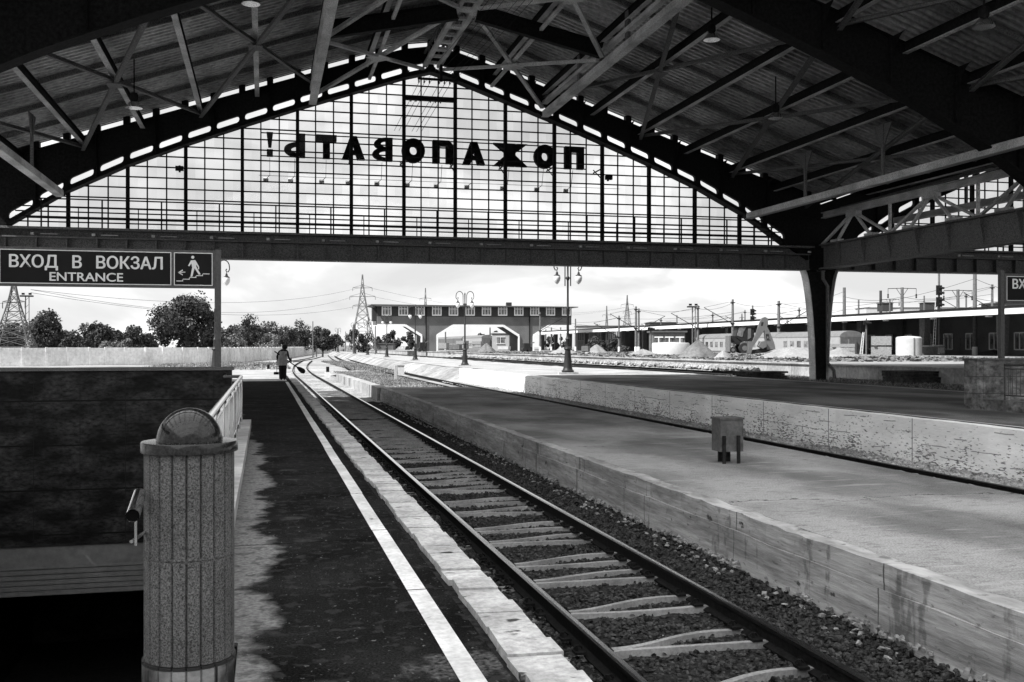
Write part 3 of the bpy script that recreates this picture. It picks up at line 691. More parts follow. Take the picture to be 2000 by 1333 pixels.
# columns and the valley girders
def column(x, D):
    b = MB(); zs = [-.4, 0, .6, 1.4, 2.2, 3.0, 3.8, 4.5, 5.0, 5.35, 5.56]; w = [.36, .36, .37, .40, .44, .49, .57, .66, .75, .84, .93]
    for i in range(len(zs) - 1):
        b.prism([(x - w[i], zs[i]), (x + w[i], zs[i]), (x + w[i + 1], zs[i + 1]), (x - w[i + 1], zs[i + 1])], D - .05, D + .05)
    b.build('column', 'steel_dark', shed, )
    for s_ in (-1, 1):
        f = MB()
        for i in range(len(zs) - 1):
            a = (x + s_ * w[i], zs[i]); c = (x + s_ * w[i + 1], zs[i + 1])
            f.prism([a, (a[0] + s_ * .04, a[1]), (c[0] + s_ * .04, c[1]), c], D - .30, D + .30)
        for z in np.arange(.2, 5, .22):
            j = np.interp(z, zs, w)
            for q in (-.22, .22): f.bbox((x + s_ * (j + .045), D + q, z), (.03, .045, .045))
        f.build('column_flange', 'steel_light', shed)  # flanges paler than the web: skylight on them is in the colour
    g_ = MB(); g_.bbox((x, D, 6.1), (1.4, .9, 1.15)); g_.build('column_head', 'steel_dark', shed)
    p_ = MB(); px = x + .25; p_.tube([(px - .25, D - .36, 6.8), (px - .25, D - .36, 5.1), (px, D - .40, 4.7), (px, D - .40, .75), (px + .35, D - .42, .35), (px + .38, D - .42, -.05)], .09, 10)
    p_.build('drainpipe', 'steel', shed, smooth=True)
for x in (LC - SPAN, LC + SPAN, LC + 3 * SPAN):
    for D in (48, 30, 12): column(x, D)
for x in (LC - SPAN, LC + SPAN):
    b = MB()
    for a, c in ((2, 11.6), (12.4, 29.6), (30.4, 47.5)):
        b.box(x - .04, x + .04, a, c, 5.64, 6.76); b.box(x - .32, x + .32, a, c, 6.76, 6.84); b.box(x - .32, x + .32, a, c, 5.56, 5.64)
        for q in np.arange(a + .8, c, 2.1): b.prism([(-.28, 6.758), (.28, 6.758), (.10, 5.642), (-.10, 5.642)], q - .1, q + .1) if False else b.add([(x - .3, q - .03, 6.758), (x - .3, q + .03, 6.758), (x - .05, q + .03, 5.642), (x - .05, q - .03, 5.642), (x - .042, q - .03, 6.758), (x - .042, q + .03, 6.758), (x - .042, q + .03, 5.642), (x - .042, q - .03, 5.642)], [(0, 1, 2, 3), (0, 4, 5, 1), (0, 3, 7, 4), (1, 5, 6, 2)])
    b.build('valley_girder', 'steel', shed)
    b = MB(); zt = 8.35
    b.ibeam((x, 2, zt), (x, 47.6, zt), .28, .3, .04)
    for s_ in (-.0,):
        for T in np.arange(8.8, 47, 6.):
            for q in (-2.9, -1.5, 1.5, 2.9): b.beam((x, T, zt - .15), (x, T + q, 6.86), .13, .10)
            b.bbox((x, T, zt - .2), (.32, .9, .3))
        for T in np.arange(5.8, 47, 6.): b.beam((x, T, zt - .15), (x, T, 6.86), .12, .1)
        for T in np.arange(7.3, 47, 3.): b.bbox((x, T, 6.92), (.34, .7, .14))
    b.build('valley_truss', 'steel_light', shed)
# overhead wires and the insulator frame in the top bay
b = MB(); b.beam((LC + .35, 47.0, 13.9), (LC + .35, 47.0, 15.4), .12, .12); b.beam((LC - .75, 47.0, 13.98), (LC + 1.15, 47.0, 13.98), .1, .1)
for i, x in enumerate((-.7, -.45, -.2, .25, .5, .75)): b.lathe([(.02, 0), (.05, .03), (.02, .06), (.05, .09), (.02, .12), (.02, .16)], (LC + x, 47, 13.78), 8)
b.build('insulator_frame', 'steel_dark', shed)
b = MB()
for i, x in enumerate((-.7, -.45, -.2, .25, .5, .75)):
    b.tube([(LC + x, 47, 13.78), (LC + x - .15, 55, 13.2)], .012, 4)
    pts_ = [Vector((LC + x, 47, 13.8)).lerp(Vector((LC + x + 1.2, 20, 14.2)), t) - Vector((0, 0, .5 * math.sin(t * math.pi))) for t in np.linspace(0, 1, 9)]
    b.tube(pts_, .008, 4); b.lathe([(.015, 0), (.04, .05), (.04, .22), (.015, .27)], (LC + x - .05, 49.3, 13.43), 6)
b.build('overhead_wire', 'steel_dark', shed)

# ------------------------------------------------------------------ mirrored welcome letters outside the glass
sign = thing('letter_sign', 'row of dark mirrored Cyrillic letters mounted outside the arched window', 'sign', (LC, 49.4, 11))
def ring(b, cx, cz, rx, rz, wx, wz, a0=0, a1=2 * math.pi, d0=0, d1=.3, n=20):
    for i in range(n):
        p, q = a0 + (a1 - a0) * i / n, a0 + (a1 - a0) * (i + 1) / n
        b.prism([(cx + rx * math.cos(p), cz + rz * math.sin(p)), (cx + rx * math.cos(q), cz + rz * math.sin(q)), (cx + (rx - wx) * math.cos(q), cz + (rz - wz) * math.sin(q)), (cx + (rx - wx) * math.cos(p), cz + (rz - wz) * math.sin(p))], d0, d1)
def letter(ch, cx, z0, H, W):
    b = MB(); t = .27 * W / .9 + .04; d0, d1 = 49.25, 49.55; z1 = z0 + H; e = .002
    X = lambda u: cx - u          # mirrored: local u grows to the letter's own right
    def bar(u0, u1, a, c, dd=0): b.box(min(X(u0), X(u1)), max(X(u0), X(u1)), d0 + dd, d1 - dd, a, c)
    def quad(p): b.prism([(X(u), z) for u, z in p], d0 + .003, d1 - .003)
    h = W / 2; half = lambda cz, rx, rz, w, wz: ring(b, X(-h + t * .9), cz, rx, rz, w, wz, math.pi / 2, 3 * math.pi / 2, d0 + .004, d1 - .004, 12)
    if ch in 'ПЛ':
        if ch == 'П': bar(-h, -h + t, z0, z1 - t * .8, .001)
        else: bar(-h, -h + t, z0, z1 - t * 1.1, .001); quad([(-h, z1 - t * 1.1), (-h + t, z1 - t * 1.1), (-h + t, z1), (-h + t * .55, z1), (-h, z1 - t * .6)])
        bar(h - t, h, z0, z1 - t * .8, .001); bar(-h if ch == 'П' else -h + t, h, z1 - t * .8, z1)
    elif ch == 'О': ring(b, cx, (z0 + z1) / 2, h, H / 2 + .03, t, t, 0, 2 * math.pi, d0, d1, 28)
    elif ch == 'А':
        quad([(-h, z0), (-h + t, z0), (.12 * W, z1), (-.14 * W, z1)]); quad([(h, z0), (h - t, z0), (-.12 * W, z1), (.14 * W, z1)]); bar(-h * .5, h * .5, z0 + H * .22, z0 + H * .40, .006)
    elif ch == 'Ж':
        bar(-t * .45, t * .45, z0, z1)
        for s_ in (-1, 1):
            quad([(s_ * h, z1), (s_ * (h - t), z1), (0, z0 + H * .42), (0, z0 + H * .62)]); b.prism([(X(u), z) for u, z in [(s_ * h, z0), (s_ * (h - t), z0), (0, z0 + H * .50), (0, z0 + H * .68)]], d0 + .006, d1 - .006)
    elif ch == 'В':
        bar(-h, -h + t, z0, z1); half(z0 + H * .73, h * 1.25, H * .27, t, H * .14); half(z0 + H * .29, h * 1.42, H * .29, t, H * .14)
    elif ch == 'Ь': bar(-h, -h + t, z0, z1); half(z0 + H * .32, h * 1.45, H * .32, t, H * .17)
    elif ch == 'Т': bar(-h, h, z1 - t * .9, z1); bar(-t / 2, t / 2, z0, z1 - t * .9, .001)
    elif ch == '!': b.prism([(cx - .15, z1), (cx + .15, z1), (cx + .07, z0 + H * .38), (cx - .07, z0 + H * .38)], d0, d1); bar(-.14, .14, z0, z0 + H * .28)
    o = b.build('letter', 'letter', sign); return o
word = [('!', 527, .3), ('Ь', 576, .95), ('Т', 637.5, .95), ('А', 690, 1.1), ('В', 747, .95), ('О', 807, 1.12), ('Л', 864.5, 1.0), ('А', 925, 1.12), ('Ж', 995, 1.8), ('О', 1063.5, 1.1), ('П', 1121, 1.0)]
word[8] = ('Ж', 996, 1.75)
xs_ = []
for ch, px, w in word:
    r_ = (px - 517) / 2000 * CS; Dd = 49.4; L_ = CS * Dd * r_ / (1 - SN * r_); xs_.append(L_); letter(ch, L_, 10.52, 1.12, w)
b = MB()
for z in (10.58, 11.66): b.beam((xs_[0] - .4, 49.62, z), (xs_[-1] + .7, 49.62, z), .05, .05)
for k in range(-3, 5): b.beam((LC + k * 2.46 - 1.23, 48.3, 10.4), (LC + k * 2.46 - 1.23, 49.6, 10.4), .05, .05); b.beam((LC + k * 2.46 - 1.23, 48.3, 9.9), (LC + k * 2.46 - 1.23, 49.6, 10.55), .04, .04)
b.beam((xs_[0] - .5, 49.9, 9.7), (xs_[-1] + 2.6, 49.9, 9.7), .02, .02); b.build('mounting_rail', 'glazing_bar', sign)
lab = ['below the exclamation mark', 'below the mirrored soft sign', 'below the letter T', 'below the left letter A', 'below the mirrored letter B', 'below the left letter O', 'below the letter with the rounded corner', 'below the right letter A', 'below the widest star-shaped letter', 'below the right letter O', 'below the last letter on the right']
for i, x in enumerate(xs_):
    f = thing('floodlight', 'small floodlight on a thin wire arm ' + lab[i], 'floodlight', (x, 49.6, 10.5), 'floodlights under the letters')
    MB().beam((x, 49.6, 10.5), (x, 49.9, 9.72), .02, .02).beam((x, 49.9, 9.72), (x - .15, 50.2, 9.6), .02, .02).build('arm', 'glazing_bar', f)
    MB().bbox((x - .18, 50.25, 9.55), (.24, .12, .2), 0, .5).build('lamp_head', 'steel_light', f)
for j, (px, py) in enumerate(((357, 343), (1190, 347))):
    p = P(px, 47.6 if j == 0 else 50.4, py); f = thing('floodlight', ('dark floodlight fixed to the window post left of the letters', 'dark floodlight fixed to the window post right of the letters')[j], 'floodlight', p, 'floodlights on the window posts')
    p.y = 47.95; MB().bbox(p, (.34, .2, .2)).build('lamp_head', 'steel_dark', f); MB().bbox(p + Vector((0, .12, 0)), (.08, .12, .3)).build('arm', 'glazing_bar', f)

# hanging dome lamps
domes = [(262, 205, 38.5, 'dome lamp hanging from the roof at the left, beside crossed braces'), (490, 1, 33, 'dome lamp cut by the top edge above the left window end'), (1390, 72, 33, 'dome lamp hanging right of the long pale beam'), (1515, 226, 36, 'dome lamp hanging above the right end of the glazed arch'), (1922, 45, 24, 'dim dome lamp hanging beyond the near arch, top right')]
for px, py, D, lb in domes:
    r_ = (px - 517) / 2000 * CS; L_ = CS * D * r_ / (1 - SN * r_); Z = CS * D + SN * L_; z = 1.6 + (677 - py) / 2000 * Z
    t = thing('dome_lamp', lb, 'lamp', (L_, D, z), 'dome lamps hanging from the roof'); zt = hout(L_ - LC)
    MB().tube([(L_, D, z + .35), (L_, D, zt)], .025, 6).build('rod', 'steel_dark', t)
    MB().lathe([(.1, .12), (.14, .2), (.14, .36), (.1, .42)], (L_, D, z), 14).build('housing', 'steel_dark', t, smooth=True)
    MB().lathe([(.29, -.12), (.26, -.04), (.17, .08), (.11, .13)], (L_, D, z), 20).build('lamp_shade', 'chrome', t, smooth=True)
# ------------------------------------------------------------------ text
def text_obj(body, size, origin, xdir, m, parent, name='lettering', bold=.02, align='LEFT', depth=.006, spacing=1.0, updir=(0, 0, 1), width=None):
    c = bpy.data.curves.new('t', 'FONT'); c.body = body; c.size = size; c.extrude = depth / 2; c.align_x = align; c.space_character = spacing
    c.space_word = 1.35
    o = bpy.data.objects.new('t', c); COL.objects.link(o); dg = bpy.context.evaluated_depsgraph_get(); me = bpy.data.meshes.new_from_object(o.evaluated_get(dg))
    bpy.data.objects.remove(o); x = Vector(xdir).normalized(); u = Vector(updir); nrm = x.cross(u)
    xs = [v.co.x for v in me.vertices]; k = (width / (max(xs) - min(xs))) if width else 1; x0 = min(xs) if width else 0
    b = MB()
    for i, (ox, oy) in enumerate(((0, 0), (-1, 0), (1, 0), (0, 1), (0, -1))):
        b.add([Vector(origin) + x * ((v.co.x - x0) * k + ox * bold * size) + u * (v.co.y + oy * bold * size * .6) + nrm * (v.co.z + i * .0004) for v in me.vertices], [tuple(p.vertices) for p in me.polygons])
    return b.build(name, m, parent)
# ------------------------------------------------------------------ left stair entrance
HW = 21.0
w = thing('stair_headwall', 'dark marble wall over the stairwell entrance behind the granite pillar', 'wall', (-3.6, HW, 0))
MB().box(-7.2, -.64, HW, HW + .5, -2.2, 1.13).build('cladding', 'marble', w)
MB().box(-7.25, -.60, HW - .04, HW + .54, 1.13, 1.19).build('coping', 'granite', w)
MB().box(-5.3, -.5, HW + .03, HW + .4, -2.55, -2.2).build('lintel', 'slat', w)
b = MB()
for i in range(6): b.prism([(HW + .02, -2.55 - i * .1), (HW + .08, -2.565 - i * .1), (HW + .08, -2.64 - i * .1), (HW + .02, -2.635 - i * .1)], -5.3, -.5, 'x')
b.box(-5.3, -.5, HW + .081, HW + .2, -3.16, -2.55); b.build('shutter', 'slat', w)
st = thing('stairwell', 'dark stairwell with stone walls leading below the left platform', 'staircase', (-2.9, 6, -5))
b = MB(); b.box(-5.6, -5.3, 3.0, 21.0, -6, -.01); b.box(-.5, -.2, 5.74, 26, -6, -1.11); b.box(-5.6, -5.3, 21.01, 26, -6, -2.21); b.box(-5.3, -.5, 21.5, 26, -3.15, -2.9)
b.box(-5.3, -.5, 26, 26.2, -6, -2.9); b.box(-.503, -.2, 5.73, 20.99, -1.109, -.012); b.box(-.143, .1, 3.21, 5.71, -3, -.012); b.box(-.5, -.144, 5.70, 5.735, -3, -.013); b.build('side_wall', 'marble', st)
b = MB()
for i in range(36): b.box(-5.3, -.504, 3.2 + i * .31, 3.51 + i * .31 + .005, -6, -.15 * (i + 1))
b.box(-5.3, -.504, 14.37, 26, -6, -5.4); b.build('steps', 'steel_dark', st)
kb = thing('balustrade', 'steel railing on a low pale kerb running beside the left stairwell', 'railing', (-.42, 13, 0))
MB().box(-.5, -.26, 5.72, 20.95, 0, .15).build('kerb', 'concrete_light', kb)
def railing(par, x, y0, y1, z0, zt, m='chrome', zb=.3):
    MB().tube([(x, y0, zt), (x, y1, zt)], .032, 10).build('handrail', m, par, smooth=True)
    b = MB(); b.tube([(x, y0, zb), (x, y1, zb)], .018, 8); b.tube([(x, y0, zt - .1), (x, y1, zt - .1)], .014, 8); b.build('rail', m, par, smooth=True)
    b = MB(); n = int(abs(y1 - y0) / .13)
    for i in range(n + 1):
        y = y0 + (y1 - y0) * i / n; b.tube([(x, y, zb), (x, y, zt - .1)], .009, 6)
    b.build('balusters', m, par)
    n = max(1, round(abs(y1 - y0) / 1.9))
    for i in range(n + 1): y = y0 + (y1 - y0) * i / n; MB().tube([(x, y, z0), (x, y, zt)], .024, 8).build('post', m, par, smooth=True)
railing(kb, -.44, 5.95, 20.4, .15, 1.02)
MB().tube([(-.44, 20.4, 1.02), (-.75, 20.4, 1.02), (-.75, 20.95, 1.02)], .03, 8).build('handrail', 'sign_frame', kb, smooth=True)
# pillar with a stone ball
PX, PY = -.375, 5.50
pl = thing('granite_pillar', 'round ribbed granite pillar with a polished dark stone ball at the head of the stairs', 'pillar', (PX, PY, 0))
def staves(b, r, z0, z1, n=20, g=.014, w=.014):
    prof = []
    for k in range(n):
        a0 = 2 * math.pi * k / n; a1 = 2 * math.pi * (k + 1) / n; da = w / r / 2
        prof += [(a0, r - g), (a0 + da, r), (a0 + (a1 - a0) / 2, r), (a1 - da, r)]
    m = len(prof); b.add([(PX + rr * math.cos(a), PY + rr * math.sin(a), z) for z in (z0, z1) for a, rr in prof], [(i, (i + 1) % m, (i + 1) % m + m, i + m) for i in range(m)] + [tuple(range(m))[::-1], tuple(range(m, 2 * m))])
b = MB(); staves(b, .222, .54, 1.06); staves(b, .222, .02, .532); staves(b, .216, .52, .55, w=.001, g=.001); b.build('shaft', 'granite', pl)
b = MB(); staves(b, .232, -3.5, .015); b.build('plinth', 'marble_lit', pl)
MB().lathe([(.225, 1.06), (.240, 1.064), (.240, 1.110), (.236, 1.116), (.1, 1.118)], (PX, PY, 0), 48).build('cap', 'granite_polish', pl, smooth=True)
MB().lathe([(.165 * math.cos(a), 1.12 + .175 * math.sin(a) * 1.0 - .01) for a in np.linspace(0, math.pi / 2 - .01, 18)], (PX, PY, 0), 48).build('ball', 'granite_polish', pl, smooth=True)
hr = thing('stair_handrail', 'short chrome handrail bracketed to the left side of the granite pillar', 'handrail', (-.6, 4.95, .75))
a_, c_ = P(259, 4.72, 1008), P(272, 5.08, 966)
MB().tube([a_, a_.lerp(c_, .03), c_], [.031, .032, .032], 18, False).build('tube', 'chrome', hr, smooth=True)
n_ = (c_ - a_) * .02; MB().tube([a_ + n_, a_ + n_ * 2], [.0305, .0305], 18).build('bore_shade', 'black', hr)  # black disc stands for the shade inside the hollow tube
m_ = a_.lerp(c_, .45) - Vector((0, 0, .08)); e_ = P(300, 5.3, 1028)
MB().tube([m_ + Vector((0, 0, .05)), m_ - Vector((0, 0, .11))], .008, 8).tube([m_ - Vector((.02, 0, .09)), e_], .009, 8).lathe([(.028, -.01), (.028, .01)], e_, 12).build('bracket', 'chrome', hr, smooth=True)

# ------------------------------------------------------------------ entrance signs
def entrance_sign(label, x_post, D, left, full, ztop=3.5, zbot=2.75, group='entrance signs'):
    W_ = 3.97; t = thing('entrance_sign', label, 'sign', (x_post, D, 1.19), group); s_ = -1 if left else 1
    MB().box(x_post - .055, x_post + .055, D - .055, D + .055, 1.19, 3.52).build('post', 'sign_frame', t)
    xa, xb = (x_post - .06 - W_, x_post - .06) if left else (x_post + .06, x_post + .06 + W_)
    MB().box(xa, xb, D - .06, D + .06, zbot, ztop).build('sign_box', 'sign_frame', t)
    xo = xa - .056 if left else xb + .056; MB().box(xo - .055, xo + .055, D - .055, D + .055, 1.19, 3.52).build('post', 'sign_frame', t)
    if left: xs0, xsp = xa, xb - .80
    else: xs0, xsp = xa, xb - .80
    yf = D - .062
    MB().box(xs0 + .05, xsp - .03, yf - .004, yf, zbot + .05, ztop - .05).build('sign_face', 'sign_blue', t)
    MB().box(xsp + .03, xb - .05, yf - .004, yf, zbot + .05, ztop - .05).build('sign_face', 'sign_blue', t)
    b = MB()
    for (p, q) in ((xs0 + .045, xsp - .025), (xsp + .025, xb - .045)):
        for (x0, x1, z0, z1) in ((p, q, ztop - .065, ztop - .05), (p, q, zbot + .05, zbot + .065), (p, p + .015, zbot + .066, ztop - .066), (q - .015, q, zbot + .066, ztop - .066)): b.box(x0, x1, yf - .009, yf - .0045, z0, z1)
    b.build('border', 'sign_white', t)
    tx = xs0 + .22
    text_obj('ВХОД  В  ВОКЗАЛ', .33, (tx, yf - .008, zbot + .36), (1, 0, 0), 'sign_white', t, bold=.022, width=2.76)
    text_obj('ENTRANCE', .235, (tx + .71, yf - .008, zbot + .11), (1, 0, 0), 'sign_white', t, bold=.018, width=1.32)
    # stair pictogram
    b = MB(); cx = (xsp + xb) / 2; cz = (zbot + ztop) / 2; y0, y1 = yf - .010, yf - .005
    sx = cx - .33
    for i in range(5): b.box(sx + i * .125, sx + i * .125 + .127, y0, y1, zbot + .13 + i * .037, zbot + .145 + i * .037)
    for i in range(4): b.box(sx + .125 + i * .125 - .013, sx + .125 + i * .125 + .001, y0 - .001, y1, zbot + .146 + i * .037, zbot + .166 + i * .037)
    ring(b, cx - .02, cz + .235, .03, .03, .029, .029, 0, 2 * math.pi, y0, y1, 12)
    fig = lambda pts: b.prism([(cx + p[0], cz + p[1]) for p in pts], y0 + random.uniform(0, .001), y1)
    fig([(-.06, .17), (.03, .18), (.05, .03), (-.03, .03)]); fig([(-.03, .04), (.02, .04), (-.03, -.15), (-.065, -.15)]); fig([(.0, .04), (.05, .04), (.13, -.10), (.095, -.11)])
    fig([(-.055, .17), (-.03, .14), (-.085, .055), (-.11, .065)]); fig([(.025, .175), (.045, .15), (.10, .05), (.075, .045), (.02, .12)]); fig([(.075, .055), (.10, .055), (.10, -.0), (.08, -.0)])
    ax_ = cx - .24; az = cz - .07; b.prism([(ax_ - .06, az), (ax_ + .03, az + .06), (ax_ + .03, az + .035), (ax_ - .02, az + .006)], y0, y1); b.prism([(ax_ - .06, az - .001), (ax_ - .02, az - .007), (ax_ + .03, az - .035), (ax_ + .03, az - .06)], y0, y1); b.beam((ax_ - .03, (y0 + y1) / 2, az), (ax_ + .08, (y0 + y1) / 2, az + .01), .005, .016)
    b.build('pictogram', 'sign_white', t)
    return t
entrance_sign('dark sign reading BXOД В ВОКЗАЛ ENTRANCE with a stair walker, on the left marble wall', -.90, 21.2, True, True)
entrance_sign('dark sign cut by the right edge of the photo, on the far stone pier', 18.05, 22.2, False, True, 3.42, 2.70)
# right stair entrance
w = thing('stair_headwall', 'mottled stone pier of the stair entrance at the right edge', 'wall', (19.5, 22.2, 0))
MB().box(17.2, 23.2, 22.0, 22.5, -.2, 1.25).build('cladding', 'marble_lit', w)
MB().box(17.17, 23.25, 21.97, 22.53, 1.25, 1.30).build('coping', 'granite', w)
MB().box(17.2, 17.5, 6.0, 21.99, .0, .30).build('kerb', 'marble_lit', w)
kb2 = thing('balustrade', 'dark steel railing beside the far stairwell, cut by the right edge', 'railing', (17.3, 14, 0))
railing(kb2, 17.42, 6.3, 21.3, .30, 1.16, 'sign_frame', .42)
st2 = thing('stairwell', 'stone-lined stairwell behind the right stone pier', 'staircase', (19.9, 14, -3))
b = MB(); b.box(17.25, 17.5, 6, 22, -3, -.001); b.box(22.6, 22.9, 6, 22, -3, .03); b.box(17.5, 22.6, 21.91, 22.2, -3, -.3); b.build('side_wall', 'marble', st2)
b = MB()
for i in range(18): b.box(17.5, 22.6, 6.0 + i * .31, 6.31 + i * .31, -3.1, -.15 * (i + 1))
b.box(17.5, 22.6, 11.58, 21.9, -3.1, -2.7); b.build('steps', 'steel', st2)

# ------------------------------------------------------------------ cable cabinets
def cabinet(label, p, s=1., m='steel', legs=True, zg=None):
    t = thing('cable_cabinet', label, 'cabinet', p); x, y, z = p
    MB().bbox((x, y, z + .43 * s), (.38 * s, .32 * s, .50 * s)).bbox((x, y, z + .69 * s), (.41 * s, .35 * s, .03 * s)).bbox((x + .19 * s, y - .175 * s, z + .5 * s), (.03, .02, .08)).build('body', m, t)
    for q in (-.14, .10): MB().bbox((x + q * s, y - .18 * s, z + .21 * s), (.05 * s, .03, .44 * s)).build('leg', 'steel_dark', t)
    MB().bbox((x, y + .12 * s, z + .12 * s), (.2 * s, .04, .26 * s)).build('back_plate', 'steel_dark', t)
    return t
cabinet('grey metal cabinet on two dark legs on the middle platform', (7.57, 15.9, -.35), 1.08, 'brass_box')
p = P(780, 69, z=-.72); t = thing('cable_cabinet', 'small pale cabinet on a concrete post in the dirt beyond the middle platform', 'cabinet', p)
MB().bbox(p + Vector((.1, 0, .68)), (.42, .35, .62)).build('body', 'sign_white', t); MB().bbox(p + Vector((-.24, 0, .52)), (.16, .2, 1.05)).build('post', 'plaster', t); MB().bbox(p + Vector((.1, 0, 1.01)), (.48, .4, .04)).build('lid', 'sign_frame', t)

# ------------------------------------------------------------------ ornate lamp posts
def lamp_post(loc, label):
    t = thing('lamp_post', label, 'lamp post', (0, 0, 0), 'ornate double lamp posts on the platforms')
    MB().box(-.55, .55, -.4, .4, -.1, .12).build('pedestal', 'concrete_light', t)
    MB().lathe([(.34, .12), (.36, .2), (.28, .28), (.25, .4), (.2, .95), (.16, 1.35), (.2, 1.4), (.24, 1.45), (.2, 1.52), (.13, 1.58), (.12, 1.9), (.15, 2.0), (.10, 2.08), (.075, 2.2), (.07, 3.6), (.09, 3.65), (.09, 3.75), (.06, 3.8), (.055, 5.3), (.10, 5.4), (.10, 5.5), (.05, 5.56), (.05, 6.3), (.07, 6.36), (.0, 6.5)], n=14).build('pole', 'lamp_iron', t, smooth=True)
    for s_ in (-1, 1):
        pts = [(s_ * .16, 0, 5.0), (s_ * .16, 0, 6.2)] + [(s_ * (.47 - .31 * math.cos(a)), 0, 6.2 + .38 * math.sin(a)) for a in np.linspace(.2, math.pi, 9)] + [(s_ * .79, 0, 6.05), (s_ * .72, 0, 5.9), (s_ * .62, 0, 5.9), (s_ * .58, 0, 6.0), (s_ * .64, 0, 6.07)]
        arm = MB().tube(pts, .032, 8).bbox((s_ * .1, 0, 5.45), (.16, .05, .06)).tube([(s_ * .62, 0, 5.9), (s_ * .62, 0, 5.78)], .02, 6).build('arm', 'lamp_iron', t, smooth=True)
        MB().lathe([(.19, 5.56), (.17, 5.6), (.08, 5.66), (.05, 5.8)], (s_ * .62, 0, 0), 12).build('lamp_cap', 'lamp_iron', arm, smooth=True)
        MB().lathe([(.02, 5.10), (.09, 5.16), (.17, 5.28), (.205, 5.41), (.205, 5.5), (.185, 5.555)], (s_ * .62, 0, 0), 16).build('globe', 'globe', arm, smooth=True)
    return t
spots = [(1109, 58, .02), (908, 90, -.15), (811, 125, -.13), (755.5, 159, -.1), (718, 189, -.06), (693, 215, -.02), (660, 278, 0)]
lbs = ['ornate double lamp post nearest the camera, its top behind the steel girder', 'ornate lamp post standing before the middle arch of the brick bridge building', 'ornate lamp post before the left arch of the brick bridge building', 'ornate lamp post under the left end of the bridge building', 'ornate lamp post just left of the bridge building, second smallest group member', 'ornate lamp post in front of the large lattice pylon', 'farthest and smallest ornate lamp post before the dark trees']
L0 = lamp_post(None, lbs[0])
for i, (x, Z, z) in enumerate(spots):
    o_ = L0 if i == 0 else dup(L0, (0, 0, 0), label=lbs[i]); p = P(x, Z, z=z); o_.location = p; o_.rotation_euler = (0, 0, -YAW * .6)
o_ = dup(L0, P(421, 59, z=0), -YAW * .6, 'lamp post hidden behind the entrance sign post, one globe showing beside it')

# ------------------------------------------------------------------ sweeping person
def skin_mesh(verts, edges, radii, sub=2):
    me = bpy.data.meshes.new('s'); me.from_pydata(verts, edges, []); o = bpy.data.objects.new('s', me); COL.objects.link(o)
    md = o.modifiers.new('k', 'SKIN'); md.use_smooth_shade = True
    for i, r_ in enumerate(radii):
        sv = me.skin_vertices[0].data[i]; sv.radius = (r_, r_) if isinstance(r_, float) else r_; sv.use_root = (i == 0)
    sd = o.modifiers.new('u', 'SUBSURF'); sd.levels = sub; sd.render_levels = sub
    dg = bpy.context.evaluated_depsgraph_get(); m = bpy.data.meshes.new_from_object(o.evaluated_get(dg)); bpy.data.objects.remove(o)
    b = MB(); b.v = [tuple(v.co) for v in m.vertices]; b.f = [tuple(p.vertices) for p in m.polygons]; return b
pp = P(552, 48.6, z=0); per = thing('person', 'person seen from behind in a pale vest sweeping with a broom at the platform edge', 'person', pp)
V = [(0, 0, .92), (0, .02, 1.1), (.03, .02, 1.3), (.06, .03, 1.42), (.09, .05, 1.5), (.10, .07, 1.58), (.11, .08, 1.63),
     (.21, .02, 1.36), (.27, .02, 1.12), (.36, .14, .90), (.39, .18, .86),
     (-.15, .02, 1.35), (-.25, -.02, 1.12), (-.24, .12, .92), (-.22, .15, .87),
     (.09, 0, .86), (.09, .02, .48), (.08, -.02, .09), (.10, .13, .04), (-.09, 0, .86), (-.08, .0, .48), (-.07, -.03, .09), (-.05, .11, .04)]
E_ = [(0, 1), (1, 2), (2, 3), (3, 4), (4, 5), (5, 6), (3, 7), (7, 8), (8, 9), (9, 10), (3, 11), (11, 12), (12, 13), (13, 14), (0, 15), (15, 16), (16, 17), (17, 18), (0, 19), (19, 20), (20, 21), (21, 22)]
Rr = [.16, .14, .16, .09, .055, .095, .085, .065, .052, .04, .035, .065, .052, .04, .035, .10, .075, .055, .045, .10, .075, .055, .045]
b = skin_mesh(V, E_, Rr); b.v = [(x + pp.x, y + pp.y, z + pp.z) for x, y, z in b.v]; body = b.build('body', 'cloth_dark', per, smooth=True)
body.data.materials.append(MT['skin'])
for pg in body.data.polygons:
    c = pg.center
    if c.z > 1.46 or ((abs(c.x - .39) < .05 or abs(c.x + .22) < .05) and c.z < .90 and c.z > .8): pg.material_index = 1
def loft(b, rings, n=18):
    k = len(b.v)
    for (cx, cy, z, rx, ry) in rings:
        for j in range(n): a = 2 * math.pi * j / n; b.v.append((pp.x + cx + rx * math.cos(a), pp.y + cy + ry * math.sin(a), pp.z + z))
    for i in range(len(rings) - 1):
        for j in range(n): a, c = k + i * n + j, k + i * n + (j + 1) % n; b.f.append((a, c, c + n, a + n))
    b.f.append(tuple(range(k, k + n))[::-1]); b.f.append(tuple(range(k + (len(rings) - 1) * n, k + len(rings) * n))); return b
loft(MB(), [(-.04, 0, .70, .27, .19), (-.03, 0, .85, .245, .18), (-.01, 0, 1.02, .205, .165), (.0, .01, 1.2, .215, .165), (.03, .02, 1.34, .20, .15), (.05, .03, 1.42, .12, .10)]).build('vest', 'cloth_vest', per, smooth=True)
b = MB(); loft(b, [(.085, .01, .06, .085, .10), (.085, .01, .45, .10, .11), (.07, 0, .8, .13, .14), (.03, 0, .95, .15, .14)]); loft(b, [(-.075, -.01, .06, .085, .10), (-.075, .0, .45, .10, .11), (-.07, 0, .8, .13, .14), (-.03, 0, .95, .15, .14)]); b.build('trousers', 'cloth_dark', per, smooth=True)
